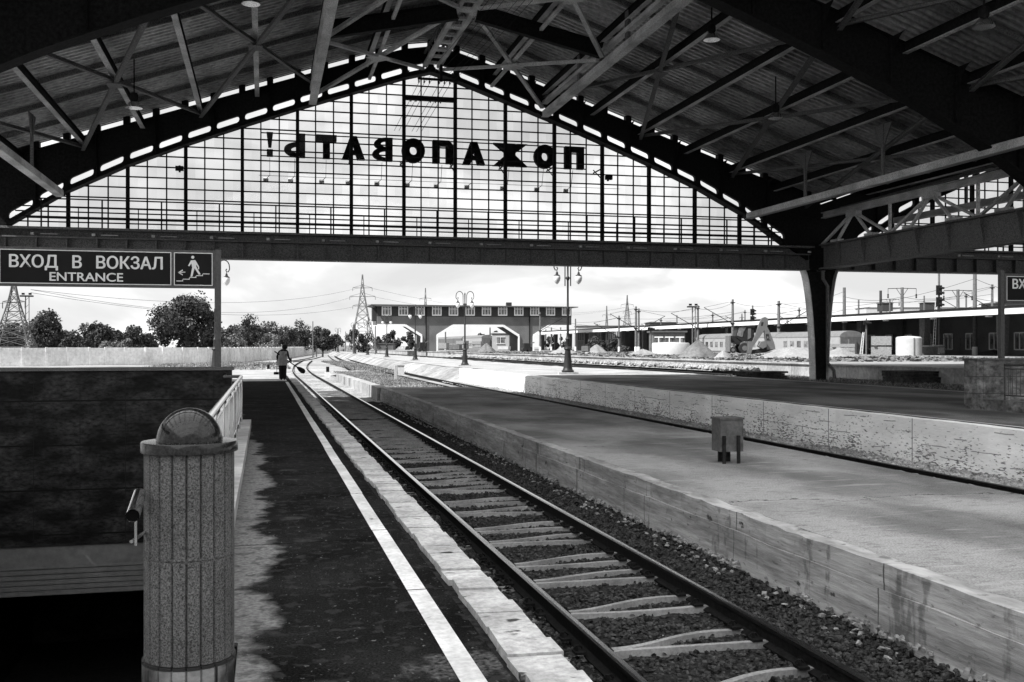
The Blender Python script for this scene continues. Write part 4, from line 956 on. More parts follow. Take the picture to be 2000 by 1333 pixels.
loft(MB(), [(.09, .03, 1.47, .085, .09), (.10, .045, 1.52, .125, .13), (.10, .055, 1.6, .135, .14), (.11, .06, 1.68, .10, .105), (.11, .06, 1.71, .04, .04)]).build('hair', 'hair', per, smooth=True)
b = MB()
for hx, s_ in ((.39, 1), (-.22, -1)):
    for k in range(5):
        a = -.5 + k * .25; q = Vector((pp.x + hx + .012 * k * s_ - .02, pp.y + .19, pp.z + .86 + a * .05)); b.tube([q, q + Vector((.015 * s_, .04, -.02)), q + Vector((.0, .05, -.05 - (.01 if k else -.01)))], [.011, .010, .008], 6)
b.build('fingers', 'skin', per, smooth=True)
br = thing('broom', 'broom held diagonally across the back of the sweeping person', 'broom', pp + Vector((.8, .2, .4)))
h0, h1 = pp + Vector((-.37, -.22, 1.36)), pp + Vector((.72, .42, .58)); MB().tube([h0, h1], .026, 8).build('handle', 'cloth_dark', br)
dd = (h1 - h0).normalized(); MB().tube([h1 - dd * .05, h1 + dd * .03, h1 + dd * .14, h1 + dd * .32, h1 + dd * .42], [.03, .07, .11, .13, .09], 12).build('bristles', 'straw', br, smooth=True)
dp = thing('dustpan', 'long handled dustpan hanging at the left side of the person', 'dustpan', pp + Vector((-.27, .15, .3)))
q = pp + Vector((-.27, .16, .0)); MB().tube([q + Vector((.03, 0, .9)), q + Vector((0, 0, .38))], .012, 6).build('handle', 'cloth_dark', dp)
MB().box(q.x - .14, q.x + .10, q.y - .02, q.y + .2, .26, .275).box(q.x - .14, q.x - .125, q.y - .02, q.y + .2, .276, .36).box(q.x + .085, q.x + .10, q.y - .02, q.y + .2, .276, .36).box(q.x - .124, q.x + .084, q.y + .185, q.y + .2, .276, .38).build('pan', 'steel_dark', dp)

# ------------------------------------------------------------------ stacks of slabs on the third platform
def slab_stack(label, p, rz, n, sx, sy, h=.11):
    t = thing('slab_stack', label, 'slabs', p); b = MB(); z = p[2]
    for i in range(n):
        hh = h * random.uniform(.9, 1.1); b.bbox((p[0] + random.uniform(-.1, .1), p[1] + random.uniform(-.12, .12), z + hh / 2), (sx * random.uniform(.93, 1.03), sy, hh - .012), rz + random.uniform(-.05, .05)); z += hh
    b.build('slab', 'dirt', t); return t
slab_stack('stack of dark flat slabs lying at the end of the far track', P(1486, 54, z=-.15), .2, 4, 2.6, 1.2)
slab_stack('stack of dark flat slabs between the column and the right stone pier', P(1800, 49, z=-.13), -.1, 4, 3.1, 1.8, .14)
# ------------------------------------------------------------------ concrete panel fence
def zc2(x, Z): p = P(x, Z); return (p.x, p.y)
FP = [zc2(-140, 131), zc2(0, 134), zc2(200, 142), zc2(420, 156), zc2(500, 188), zc2(552, 220), zc2(606, 335)]
def fence(label, ctrl, ztop, z0, pitch, group=None):
    t = thing('panel_fence', label, 'fence', (ctrl[0][0], ctrl[0][1], z0), group); pts = curve_pts(ctrl, pitch)
    b = MB(); ps = MB()
    for (a, c) in zip(pts, pts[1:]):
        A, C = Vector((a[0], a[1], 0)), Vector((c[0], c[1], 0)); d = (C - A).normalized(); nrm = Vector((d.y, -d.x, 0)); l = (C - A).length; dz = random.uniform(-.03, .03)
        if nrm.dot(-A) < 0: nrm = -nrm
        b.beam(A + Vector((0, 0, (z0 + ztop) / 2 + dz)), C + Vector((0, 0, (z0 + ztop) / 2 + dz)), .09, ztop - z0)
        for i in range(1, 5): q = A + d * (l * i / 5) + nrm * .055; ps.beam(q + Vector((0, 0, z0)), q + Vector((0, 0, ztop - .1)), .10, .06, (nrm.x, nrm.y, 0))
        ps.beam(A + Vector((0, 0, z0)) + nrm * .05, A + Vector((0, 0, ztop + .06)) + nrm * .05, .28, .2, (nrm.x, nrm.y, 0))
    b.build('panel', 'fence', t); ps.build('rib', 'pole_concrete' if False else 'fence', t); return t
fence('long white concrete panel fence curving across behind the stair wall', FP, 1.43, -1.02, 2.7)
fence('low distant white panel fence beyond the last lamp posts', [zc2(604, 336), zc2(650, 400), zc2(740, 430), zc2(832, 440)], 1.95, -1.02, 3.2)
# ------------------------------------------------------------------ trees
def leaf_tree(label, x, ytop, Z, wpx, zb=-1.0, m='leaf', n=2600, ls=.42, name='leafy_tree', base_frac=.12, blobs=14, cols=1.0, group='trees behind the fence'):
    """x,ytop,wpx in photo pixels give the crown's place and size at view depth Z"""
    p = P(x, Z, z=zb); H = 1.6 + (677 - ytop) / 2000 * Z - zb; Wd = wpx / 2000 * Z / 2 * (1.25 if wpx < 100 else 1.05)
    t = thing(name, label, 'tree', p, group)
    tr = MB(); tr.tube([p, p + Vector((.1, 0, H * .3)), p + Vector((0, .1, H * .62))], [.03 * H, .022 * H, .008 * H], 7)
    for i in range(6): a = i * 1.05; tr.tube([p + Vector((0, 0, H * (.25 + .05 * i))), p + Vector((math.cos(a) * Wd * .5, math.sin(a) * Wd * .5, H * (.5 + .05 * i)))], [.010 * H, .003 * H], 5)
    tr.build('trunk', 'bark', t)
    rs = np.random.RandomState(int(x * 7 + ytop)); C = []; n = int(n * 1.9); hz = H * .47; R0 = min(Wd, hz)
    for i in range(int(blobs * 1.8)):
        d = rs.normal(size=3); d /= np.linalg.norm(d); q = rs.uniform(.25, 1) ** .5 * .74; v = .53 * H + d[2] * q * hz
        C.append((d[0] * q * Wd * (1.0 if v < .6 * H else .85), d[1] * q * Wd, v, R0 * rs.uniform(.14, .42)))
    C = np.array(C)
    k = rs.randint(0, len(C), n); dirs = rs.normal(size=(n, 3)); dirs /= np.linalg.norm(dirs, axis=1)[:, None]
    rad = C[k, 3] * rs.uniform(.5, 1.08, n); c = C[k, :3] + dirs * rad[:, None]; c[:, 2] = np.clip(c[:, 2], .1, H)
    u = rs.normal(size=(n, 3)) + dirs * .0; u /= np.linalg.norm(u, axis=1)[:, None]; w_ = np.cross(u, dirs + rs.normal(size=(n, 3)) * .6); w_ /= np.linalg.norm(w_, axis=1)[:, None] + 1e-9
    s = rs.uniform(.5, 1.2, n)[:, None] * ls
    Q = np.stack([c - u * s * .5, c + w_ * s * .42, c + u * s * .5, c - w_ * s * .42], 1) + np.array([p.x, p.y, p.z])
    b = MB(); b.v = [tuple(q) for q in Q.reshape(-1, 3)]; b.f = [(i * 4, i * 4 + 1, i * 4 + 2, i * 4 + 3) for i in range(n)]
    b.build('crown', m, t); return t
TR = [('low dark shrub left of the broad rounded tree', 166, 648, 196, 70, 2600, .42, 10, 'leaf'),
      ('low dark shrub between the loose tree and the pale bush', 270, 650, 200, 70, 2600, .42, 10, 'leaf'),
      ('low dark shrub under the twin-peaked tree', 92, 650, 186, 80, 2600, .42, 10, 'leaf'),
      ('tall bushy tree close behind the right side of the sign post', 442, 632, 205, 56, 2400, .42, 10, 'leaf'),
      ('dark tree in the gap left of the fence corner pole', 575, 640, 310, 70, 2400, .5, 10, 'leaf'),
      ('low dark tree filling the gap right of the twin-peaked tree', 120, 640, 185, 60, 2600, .42, 10, 'leaf'),
      ('dark shrub at the left photo edge under the sign', 30, 640, 175, 50, 2200, .4, 9, 'leaf'),
      ('dark tree between the broad rounded tree and the loose tree', 226, 640, 190, 60, 2600, .42, 10, 'leaf'),
      ('dark shrub hugging the left side of the large round tree', 292, 648, 185, 50, 2200, .4, 9, 'leaf'),
      ('dark shrub below the right side of the large round tree', 412, 640, 186, 60, 2600, .42, 10, 'leaf'),
      ('dark tree filling behind the pale bush right of the sign post', 500, 636, 262, 70, 2600, .5, 10, 'leaf'),
      ('dark tree above the sweeping person, behind the pale bush', 556, 630, 290, 60, 2400, .5, 10, 'leaf'),
      ('low dark tree beside the pale pole at the fence corner', 608, 644, 350, 50, 1600, .55, 8, 'leaf'),
      ('low dark trees beyond the last lamp post', 655, 648, 360, 46, 1500, .55, 8, 'leaf'),
('large round leafy tree towering right beside the sign post', 362, 566, 178, 165, 9000, .46, 30, 'leaf'),
      ('dark tree with twin peaks behind the left lattice pylon', 88, 604, 172, 84, 4200, .42, 14, 'leaf'),
      ('dark tree cut by the left photo edge behind the fence', 12, 618, 178, 70, 2600, .42, 10, 'leaf'),
      ('broad rounded tree between the left pylon and the large tree', 192, 623, 176, 95, 3800, .42, 16, 'leaf'),
      ('loose tree just left of the large round tree', 258, 634, 170, 80, 3200, .40, 12, 'leaf'),
      ('low pale bush at the fence foot left of the large tree', 228, 655, 150, 74, 2200, .34, 10, 'leaf_pale'),
      ('low bushy tree left of it, near the pylon foot', 148, 645, 158, 60, 2000, .36, 10, 'leaf'),
      ('tall tree right after the sign post', 478, 614, 215, 82, 3600, .42, 14, 'leaf'),
      ('rounded tree in the middle of the group right of the sign post', 530, 622, 250, 66, 2800, .44, 12, 'leaf'),
      ('pale leafy bush behind the fence just right of the sign post', 455, 652, 195, 56, 2000, .36, 9, 'leaf_pale'),
      ('pale leafy bush above the head of the sweeping person', 525, 650, 232, 82, 3000, .36, 12, 'leaf_pale'),
      ('dark tree behind the right end of the white fence', 586, 622, 300, 50, 2400, .46, 10, 'leaf'),
      ('dark tree close left of the last lamp posts', 630, 628, 250, 46, 2200, .46, 10, 'leaf'),
      ('low tree between the last lamp posts', 700, 636, 290, 56, 1800, .5, 8, 'leaf'),
      ('slim poplar at the left foot of the bridge building', 766, 640, 300, 34, 1800, .5, 9, 'leaf'),
      ('second poplar under the left arch of the bridge building', 797, 641, 300, 30, 1600, .5, 8, 'leaf'),
      ('small tree left of the poplars', 742, 652, 320, 30, 1000, .5, 7, 'leaf'),
      ('small crown showing over the middle arch coaches', 940, 643, 420, 18, 500, .7, 5, 'leaf'),
      ('wider crown right of it in the middle arch', 966, 642, 420, 34, 700, .7, 6, 'leaf'),
      ('dark bush mass in the right arch of the bridge building', 1085, 655, 330, 60, 1500, .6, 9, 'leaf'),
      ('low wide tree behind the start of the long canopy roof', 1168, 632, 420, 46, 1200, .7, 8, 'leaf'),
      ('dark shrub below the long canopy roof at its left', 1168, 652, 200, 42, 1500, .4, 8, 'leaf'),
      ('second dark shrub below the long canopy roof', 1208, 655, 190, 48, 1500, .4, 8, 'leaf'),
      ('small round tree over the long canopy roof left of the digger', 1386, 625, 400, 30, 900, .7, 6, 'leaf'),
      ('tiny tree over the long canopy roof left of the mast', 1337, 629, 400, 14, 400, .7, 4, 'leaf'),
      ('dark tree over the roofs behind the signal mast', 1786, 598, 300, 18, 700, .5, 5, 'leaf')]
for (lb, x, yt, Z, w, n, ls, bl, m) in TR: leaf_tree(lb, x, yt, Z, w, n=n, ls=ls, blobs=bl, m=m)
# ------------------------------------------------------------------ lattice pylons
def pylon(label, x, Z, ytop, hw, arms, zb=-1., wb=None, r=.09, m='steel', group='lattice power pylons'):
    p = P(x, Z, z=zb); H = 1.6 + (677 - ytop) / 2000 * Z - zb; t = thing('lattice_pylon', label, 'pylon', p, group); b = MB(); n = 10; c = [(-1, -1), (1, -1), (1, 1), (-1, 1)]
    wd = lambda f: hw * (1 - f) ** 1.6 + .12 + hw * .16 * (1 - f)
    for i in range(n):
        f0, f1 = i / n, (i + 1) / n; w0, w1 = wd(f0), wd(f1)
        for k in range(4):
            a, q = c[k], c[(k + 1) % 4]; A0 = p + Vector((a[0] * w0, a[1] * w0, H * f0)); A1 = p + Vector((a[0] * w1, a[1] * w1, H * f1)); B0 = p + Vector((q[0] * w0, q[1] * w0, H * f0)); B1 = p + Vector((q[0] * w1, q[1] * w1, H * f1))
            b.beam(A0, A1, r, r); b.beam(A0, B1, r * .6, r * .6); b.beam(B0, A1, r * .6, r * .6); b.beam(A1, B1, r * .6, r * .6)
    b.build('tower', m, t)
    for (ya, half) in arms:
        z = 1.6 + (677 - ya) / 2000 * Z; a = MB(); d = Vector((CS, -SN, 0)); q = Vector((p.x, p.y, z)); h = half / 2000 * Z
        for s_ in (-1, 1): a.beam(q, q + d * h * s_ + Vector((0, 0, .1)), r * .9, r * .9); a.beam(q - Vector((0, 0, .0)) + Vector((0, 0, h * .3)), q + d * h * s_ + Vector((0, 0, .12)), r * .6, r * .6); a.beam(q + d * h * s_, q + d * h * s_ - Vector((0, 0, .9)), .12, .12)
        a.build('cross_arm', m, t)
    return t
pylon('tall lattice pylon with three cross arms left of the bridge building', 708, 300, 537, 3.6, [(563, 19), (580, 25), (598, 19)], wb=4, r=.16, m='steel')
pylon('wide-legged lattice pylon at the left photo edge below the sign', 27, 150, 540, 3.0, [(591, 22)], r=.13, m='pole_concrete')
pylon('faint pylon top above the bridge building roof', 831, 520, 563, 2.6, [(584, 11)], r=.17)
pylon('distant pylon over the left end of the long canopy', 1185, 520, 598, 1.2, [(616, 8)], r=.17)
pylon('distant tall pylon right of it over the canopy', 1225, 480, 577, 3.0, [(596, 12), (610, 8)], r=.17)
pylon('tiny distant pylon left of the signal behind the digger', 1449, 560, 613, 2.0, [(621, 5)], r=.2)
def flood_mast(label, x, Z, ytop, zb):
    p = P(x, Z, z=zb); zt = 1.6 + (677 - ytop) / 2000 * Z; t = thing('floodlight_mast', label, 'light mast', p, 'floodlight masts')
    b = MB(); b.tube([p + Vector((-.15, 0, 0)), Vector((p.x - .15, p.y, zt))], .09, 6); b.tube([p + Vector((.35, 0, 0)), Vector((p.x + .35, p.y, zt))], .07, 6)
    for z in np.arange(p.z + 1, zt, 1.1): b.beam((p.x - .15, p.y, z), (p.x + .35, p.y, z + .5), .05, .05)
    b.build('mast', 'pole_concrete', t); MB().bbox((p.x, p.y, zt + .1), (1.9, .7, .22)).bbox((p.x - .5, p.y, zt + .45), (.4, .3, .3)).bbox((p.x + .5, p.y, zt + .45), (.4, .3, .3)).build('lamp_platform', 'steel_dark', t)
flood_mast('slim floodlight mast right of the left pylon', 52, 160, 580, -1.0); flood_mast('floodlight mast with a T top beside the concrete masts left of the digger', 1354, 165, 601, .6)
# power lines
def wire(b, a, c, sag=.8, r=.02, n=10):
    b.tube([a.lerp(c, t) - Vector((0, 0, sag * 4 * t * (1 - t))) for t in np.linspace(0, 1, n)], r, 3)
pw = MB()
for (x0, y0, x1, y1, Z0, Z1, sg) in ((60, 566, 700, 563, 150, 300, 3), (60, 566, 690, 580, 150, 300, 4), (60, 572, 700, 598, 150, 300, 3), (724, 563, 1225, 600, 300, 480, 5), (730, 580, 1225, 600, 300, 480, 5), (-200, 560, 30, 590, 130, 150, 1)): wire(pw, P(x0, Z0, y0), P(x1, Z1, y1), sg, .03, 14)
o_ = pw.build('power_lines', 'steel_dark'); o_['label'] = 'thin power lines strung between the lattice pylons'; o_['category'] = 'wires'
# ------------------------------------------------------------------ bridge building
BD = 214.0
def bx_(px): r_ = (px - 517) / 2000 * CS; return CS * BD * r_ / (1 - SN * r_)
def bz_(px, py): return 1.6 + (677 - py) / 2000 * (CS * BD + SN * bx_(px))
x0, x1 = bx_(737), bx_(1116); zt = bz_(737, 599); zs = bz_(900, 637.5); zm = bz_(900, 619); zg = -1.0
bb = thing('bridge_building', 'long dark brick building bridging the tracks on three white-edged openings', 'building', ((x0 + x1) / 2, BD, zg))
ops = [(bx_(737) , bx_(825)), (bx_(852), bx_(1015)), (bx_(1040), bx_(1116))]
b = MB(); T = 9.0; ch = 3.4; b.prism([(x0, zs + .35), (x1, zs + .35), (x1, zm), (x0, zm)], BD, BD + T)
def leg(a, c, la, lc):
    """pier between openings with chamfered corners"""
    pl = [(a, zg), (c, zg), (c, zs - 1.9)]; pl += [(c + 3.6, zs + .349)] if lc else [(c, zs + .349)]; pl += [(a - 3.6, zs + .349)] if la else [(a, zs + .349)]; pl += [(a, zs - 1.9)]
    b.prism(pl, BD + .001, BD + T)
leg(ops[0][1], ops[1][0], True, True); leg(ops[1][1], ops[2][0], True, True); b.build('lower_wall', 'brick', bb)
MB().box(x0 - .02, x1 + .02, BD - .02, BD + T, zm, zt).build('upper_wall', 'brick_dark', bb)
b = MB(); tw = .5
def trimline(pts):
    for a, c in zip(pts, pts[1:]): b.beam((a[0], BD - .03, a[1]), (c[0], BD - .03, c[1]), .3, tw)
trimline([(x0, zs + .1), (ops[0][1] - 3.6, zs + .1), (ops[0][1] - .2, zs - 2.0), (ops[0][1] - .2, zg)]); b.build('trim', 'white_trim', bb); b = MB()
trimline([(ops[1][0] + .2, zg), (ops[1][0] + .2, zs - 2.0), (ops[1][0] + 3.6, zs + .1), (ops[1][1] - 3.6, zs + .1), (ops[1][1] - .2, zs - 2.0), (ops[1][1] - .2, zg)]); b.build('trim', 'white_trim', bb); b = MB()
trimline([(ops[2][0] + .2, zg), (ops[2][0] + .2, zs - 2.0), (ops[2][0] + 3.6, zs + .1), (x1, zs + .1)]); b.build('trim', 'white_trim', bb)
MB().prism([(x0 - 1.4, zt + .42), (x1 + 1.2, zt + .30), (x1 + 1.2, zt + .12), (x0 - .1, zt + .02), (x0 - 1.4, zt + .28)], BD - 1.2, BD + T + 1).build('roof', 'roof_tin', bb)
MB().bbox((bx_(1000), BD + 3, zt + .8), (1.1, 1, .9)).build('chimney', 'brick_dark', bb)
for px in (755, 787.5, 820, 853, 885.5, 918, 950, 981.5, 1013, 1044, 1075, 1106):
    c = bx_(px); wv = .92; z0_, z1_ = bz_(px, 616), bz_(px, 598.5)
    f = MB(); f.box(c - wv, c + wv, BD - .09, BD - .022, z0_, z1_); fr = f.build('window', 'window_dark', bb)
    g_ = MB()
    for (a, q, u, v) in ((c - wv - .1, c + wv + .1, z1_ - .12, z1_ + .1), (c - wv - .1, c + wv + .1, z0_ - .12, z0_ + .12), (c - wv - .1, c - wv + .1, z0_ + .121, z1_ - .121), (c + wv - .1, c + wv + .1, z0_ + .121, z1_ - .121), (c - .38, c - .27, z0_ + .121, z1_ - .121), (c + .27, c + .38, z0_ + .121, z1_ - .121), (c - wv + .101, c - .381, z0_ + 1.25, z0_ + 1.37), (c - .269, c + .269, z0_ + 1.25, z0_ + 1.37), (c + .381, c + wv - .101, z0_ + 1.25, z0_ + 1.37)): g_.box(a, q, BD - .14, BD - .091, u, v)
    g_.build('window_frame', 'white_trim', fr); MB().box(c - .36, c + .36, BD - .088, BD - .085, 0, 0.01) if False else None
for px in (820 + 12, 1034): MB().tube([(bx_(px), BD - .15, zt), (bx_(px), BD - .15, zg)], .11, 6).build('downpipe', 'steel_dark', bb)
MB().box(x0 - .9, x0 - .021, BD + 1, BD + 3, zs + 1.0, zt - .2).build('bay', 'brick_dark', bb)
# ------------------------------------------------------------------ coaches
def coach(label, x, y0, y1, zr, zt_, light, side='coach_white', endm='coach_dark', group='railway coaches'):
    t = thing('railway_coach', label, 'railway coach', (x, (y0 + y1) / 2, zr), group); hw = 1.55; zb = zr + 1.0; ze = zt_ - .75
    MB().box(x - hw, x + hw, y0, y1, zb, ze).build('body', side, t)
    arc = [(x - hw - .04, ze)] + [(x - (hw + .04) * math.cos(a), ze + .001 + .75 * math.sin(a)) for a in np.linspace(.15, math.pi - .15, 9)] + [(x + hw + .04, ze)]
    MB().prism(arc, y0 - .05, y1 + .05).build('roof', 'coach_roof', t)
    b = MB(); b.box(x - hw + .1, x + hw - .1, y0 - .06, y0 - .002, zb + .02, ze - .01); b.box(x - .5, x + .5, y0 - .35, y0 - .061, zb, ze - .3); b.build('end_wall', endm, t)
    n = int((y1 - y0 - 3) / 1.75)
    w_ = MB()
    for i in range(n): yy = y0 + 2.2 + i * 1.75; w_.box(x - hw - .03, x - hw - .002, yy, yy + .95, zb + .95, zb + 1.75)
    w_.build('window', 'window_dark', t)
    MB().box(x - hw - .02, x - hw - .001, y0 + .2, y1 - .2, zb + .15, zb + .4).build('stripe', 'coach_dark', t)
    u = MB(); u.box(x - 1.1, x + 1.1, y0 + 4, y1 - 4, zr + .35, zb - .002)
    for yy in (y0 + 2, y0 + 4.4, y1 - 4.4, y1 - 2):
        for s_ in (-.8, .8): u.prism([(yy + .48 * math.cos(a), zr + .48 + .48 * math.sin(a)) for a in np.linspace(0, 6.28, 13)[:-1]], x + s_ - .07, x + s_ + .07, 'x')
    u.build('bogie', 'steel_dark', t); return t
coach('rear coach with its grey end wall facing the camera under the middle arch', 52.0, 240, 264, -.3, 4.4, True, endm='coach_dark')
coach('second coach coupled behind it, darker under the middle arch', 52.0, 265.5, 289.5, -.3, 4.4, False, side='coach_dark')
coach('third coach far left under the middle arch', 52.0, 291, 315, -.3, 4.4, False, side='coach_dark')
coach('white coach with small windows standing behind the digger', 68.5, 126, 152, -.45, 3.55, True)
coach('pale short wagon seen right of the steel column', 68.5, 110, 126, -.45, 3.5, True)
# ------------------------------------------------------------------ long platform canopy behind
cn = thing('station_canopy', 'long low platform canopy with a white fascia over a dark brick wall with white windows', 'building', (77, 180, .6))
b = MB(); b.box(70, 71.2, 60, 330, 4.75, 5.25); b.build('fascia', 'white_trim', cn)
b = MB(); b.add([(70, 60, 5.26), (86, 60, 6.2), (86, 330, 6.2), (70, 330, 5.26)], [(0, 1, 2, 3)]); b.add([(71.2, 60, 4.8), (86, 60, 5.4), (86, 330, 5.4), (71.2, 330, 4.8)], [(3, 2, 1, 0)]); b.build('roof', 'coach_roof', cn)
b = MB(); b.box(84, 85, 60, 235, .6, 5.5); b.build('back_wall', 'brick', cn)
k = 0
for y in np.arange(66, 330, 13.):
    c = MB(); c.prism([(y - .3, .6), (y + .3, .6), (y + .55, 4.8), (y - .55, 4.8)], 74.6, 75.4, 'x'); c.build('column', 'pole_concrete', cn); k += 1
for y in np.arange(70, 150, 4.2):
    wn = MB(); wn.box(83.9, 83.999, y, y + 1.5, 1.3, 3.1); q = wn.build('window', 'window_dark', cn)
    f = MB(); f.box(83.84, 83.899, y - .15, y, 1.2, 3.2); f.box(83.84, 83.899, y + 1.5, y + 1.65, 1.2, 3.2); f.box(83.84, 83.899, y + .001, y + 1.499, 3.1, 3.24); f.box(83.84, 83.899, y + .001, y + 1.499, 1.16, 1.3); f.box(83.84, 83.899, y + .68, y + .82, 1.301, 3.099); f.build('window_frame', 'white_trim', q)
b = MB()
for l_ in (73, 76.5, 80, 84): b.beam((l_, 60, 5.3 + (l_ - 70) * .0587 + .12), (l_, 330, 5.3 + (l_ - 70) * .0587 + .12), .25, .22)
b.build('roof_batten', 'steel_dark', cn)
for y in np.arange(64, 240, 9.): MB().bbox((72.5, y, 4.71), (.5, .5, .16)).build('canopy_lamp', 'white_trim', cn)
# low annexes on and behind the canopy
def block_building(label, xa, xb, Z, yt, zb, m='plaster', wins=0, depth=8, roof='roof_tin'):
    a, c = P(xa, Z), P(xb, Z); mid = (a + c) / 2; t = thing('low_building', label, 'building', (mid.x, mid.y, zb)); h = 1.6 + (677 - yt) / 2000 * Z; wd = (c - a).length
    f = lambda u, d: mid + Vector((CS, -SN, 0)) * u + Vector((SN, CS, 0)) * d
    MB().bbox(f(0, depth / 2) + Vector((0, 0, (zb + h) / 2)), (wd, depth, h - zb), -YAW).build('wall', m, t)
    MB().bbox(f(0, depth / 2) + Vector((0, 0, h + .12)), (wd + .5, depth + .5, .2), -YAW).build('roof', roof, t)
    for i in range(wins):
        u = -wd / 2 + wd * (i + .5) / wins; s_ = min(1.6, wd / wins * .5); q = MB().bbox(f(u, -.05) + Vector((0, 0, h - (h - zb) * .4)), (s_, .1, (h - zb) * .36), -YAW).build('window', 'window_dark', t)
        MB().bbox(f(u, -.13) + Vector((0, 0, h - (h - zb) * .4)), (.12, .05, (h - zb) * .36), -YAW).bbox(f(u, -.12) + Vector((0, 0, h - (h - zb) * .60)), (s_ + .4, .08, .14), -YAW).bbox(f(u, -.12) + Vector((0, 0, h - (h - zb) * .21)), (s_ + .4, .08, .14), -YAW).build('window_frame', 'white_trim', q)
    return t
block_building('small white flat-roofed hut behind the coach end in the middle arch', 961, 994, 236, 651.5, .6, 'plaster', 1, 6, 'white_trim')
block_building('pale upper storey with clerestory behind the start of the long canopy', 1128, 1240, 262, 638, .6, 'plaster', 14, 10)
block_building('pale hall with a ragged hipped roof above the canopy', 1270, 1322, 260, 631, .6, 'roof_tin', 0, 10)
block_building('low brick hut at the foot of the left bridge pier', 735, 768, 290, 672, -1, 'brick', 0, 6)
block_building('distant pale apartment block over the roofs right of the column', 1692, 1752, 380, 602, .6, 'plaster', 6, 12)
block_building('distant low pale roofscape building behind the far canopy', 1757, 1905, 340, 602, .6, 'plaster', 10, 12)
block_building('distant brick house at the right end over the canopy roof', 1965, 2040, 150, 592, .6, 'brick', 2, 8)
block_building('small glazed kiosk under the canopy left of the sand heap', 1276, 1338, 128, 650, .6, 'pole_concrete', 3, 4)
block_building('dark rooftop cabin above the pale roofs right of the column', 1724, 1744, 330, 593, 13, 'brick_dark', 0, 5)
block_building('small dark rooftop cabin behind the signal mast', 1808, 1830, 330, 592, 13, 'brick_dark', 0, 5)
p = P(1720, 350, z=.6); t = thing('chimney_stack', 'slim dark factory chimney over the roofs right of the column', 'chimney', p); MB().lathe([(.55, 0), (.42, 1.6 + (677 - 568) / 2000 * 350 - .6)], p, 12).build('shaft', 'brick_dark', t)

# ------------------------------------------------------------------ catenary masts
def mast(label, x, Z, ytop, zb=.6, r0=.21, kind='arm', side=-1, m='pole_concrete', white=True):
    p = P(x, Z, z=zb); zt = 1.6 + (677 - ytop) / 2000 * Z; t = thing('catenary_mast', label, 'mast', p, 'concrete catenary masts on the construction ground')
    MB().tube([p, Vector((p.x, p.y, zt))], [r0, r0 * .72], 10).build('pole', m, t, smooth=True)
    if white: MB().tube([p + Vector((0, 0, .01)), p + Vector((0, 0, .95))], r0 * 1.1, 10).build('painted_foot', 'white_trim', t, smooth=True)
    d = Vector((CS, -SN, 0)) * side; T_ = Vector((p.x, p.y, zt)); a = MB()
    if kind == 'arm':
        e = T_ + d * 4.2 - Vector((0, 0, 1.2)); a.beam(T_ - Vector((0, 0, 3.6)), e, .09, .09); a.beam(T_ - Vector((0, 0, .3)), e, .04, .04); a.beam(T_ - Vector((0, 0, 2.6)), T_ + d * 3.6 - Vector((0, 0, 3.4)), .05, .05); a.bbox(T_ - Vector((0, 0, .5)), (.5, .5, .14)); a.bbox(T_ - Vector((0, 0, 3.6)), (.5, .5, .2))
    elif kind == 'T':
        for s_ in (-1, 1): q = T_ + d * 1.9 * s_ - Vector((0, 0, .15)); a.beam(T_ - Vector((0, 0, .1)), q, .08, .08); a.beam(T_ - Vector((0, 0, 1.3)), T_ + d * .8 * s_ - Vector((0, 0, .1)), .05, .05); a.lathe([(.04, -1.3), (.14, -1.2), (.05, -1.1), (.14, -1.0), (.05, -.9), (.14, -.8), (.03, -.7), (.03, 0)], q, 8)
    elif kind == 'gear':
        a.bbox(T_ - Vector((0, 0, 4.6)) - d * .8, (1.4, .2, .15)); a.bbox(T_ - Vector((0, 0, 4.4)) - d * 1.5, (.5, .4, .6)); a.beam(T_ - Vector((0, 0, 4.7)), T_ + d * 3.2 - Vector((0, 0, 2.6)), .09, .09); a.beam(T_ - Vector((0, 0, 2)), T_ + d * 3.3 - Vector((0, 0, 2)), .06, .06)
    a.build('bracket', 'steel_dark', t); return t
MS = [('tall grey mast beside the steel column on its right', 1649, 134, 562, 'gear', -1, .26), ('mast with a T-shaped head standing between pallets and white tank', 1762, 138, 562, 'T', -1, .27), ('mast with a T-shaped head right of the signal mast', 1871, 138, 566, 'T', -1, .27),
      ('thick tall mast nearest the right entrance sign', 1904, 118, 532, 'plain', -1, .28), ('short slim mast behind the brick-like pallets', 1677, 150, 586, 'plain', 1, .16), ('slim mast with equipment head left of the pallets', 1692, 142, 624, 'plain', 1, .15),
      ('mast with a long left arm above the white coach', 1431, 150, 585, 'arm', -1, .22), ('mast right behind the sand heap, arm to the left', 1363, 160, 597, 'arm', -1, .21), ('left one of a close pair of masts under the far trees', 1242, 166, 599, 'arm', -1, .21), ('right one of the close pair of masts', 1247.5, 163, 603, 'arm', 1, .2),
      ('thin mast left of the mast pair', 1209, 170, 617, 'arm', -1, .17), ('mast right of the digger with arms to the right', 1521, 140, 588, 'arm', 1, .25), ('slim mast in the right arch of the bridge building', 1055, 195, 610, 'arm', 1, .2), ('thin dark mast just right of the bridge building', 1124, 205, 623, 'plain', 1, .17),
      ('thin mast behind the right arch', 1077, 260, 640, 'plain', 1, .22), ('second thin mast behind the right arch', 1066, 280, 641, 'plain', 1, .2), ('mast behind the hut seen in the middle arch', 995, 290, 640, 'plain', 1, .25), ('thin mast left in the middle arch', 870, 280, 640, 'plain', 1, .25),
      ('mast in the middle of the middle arch', 957, 300, 640, 'plain', 1, .3)]
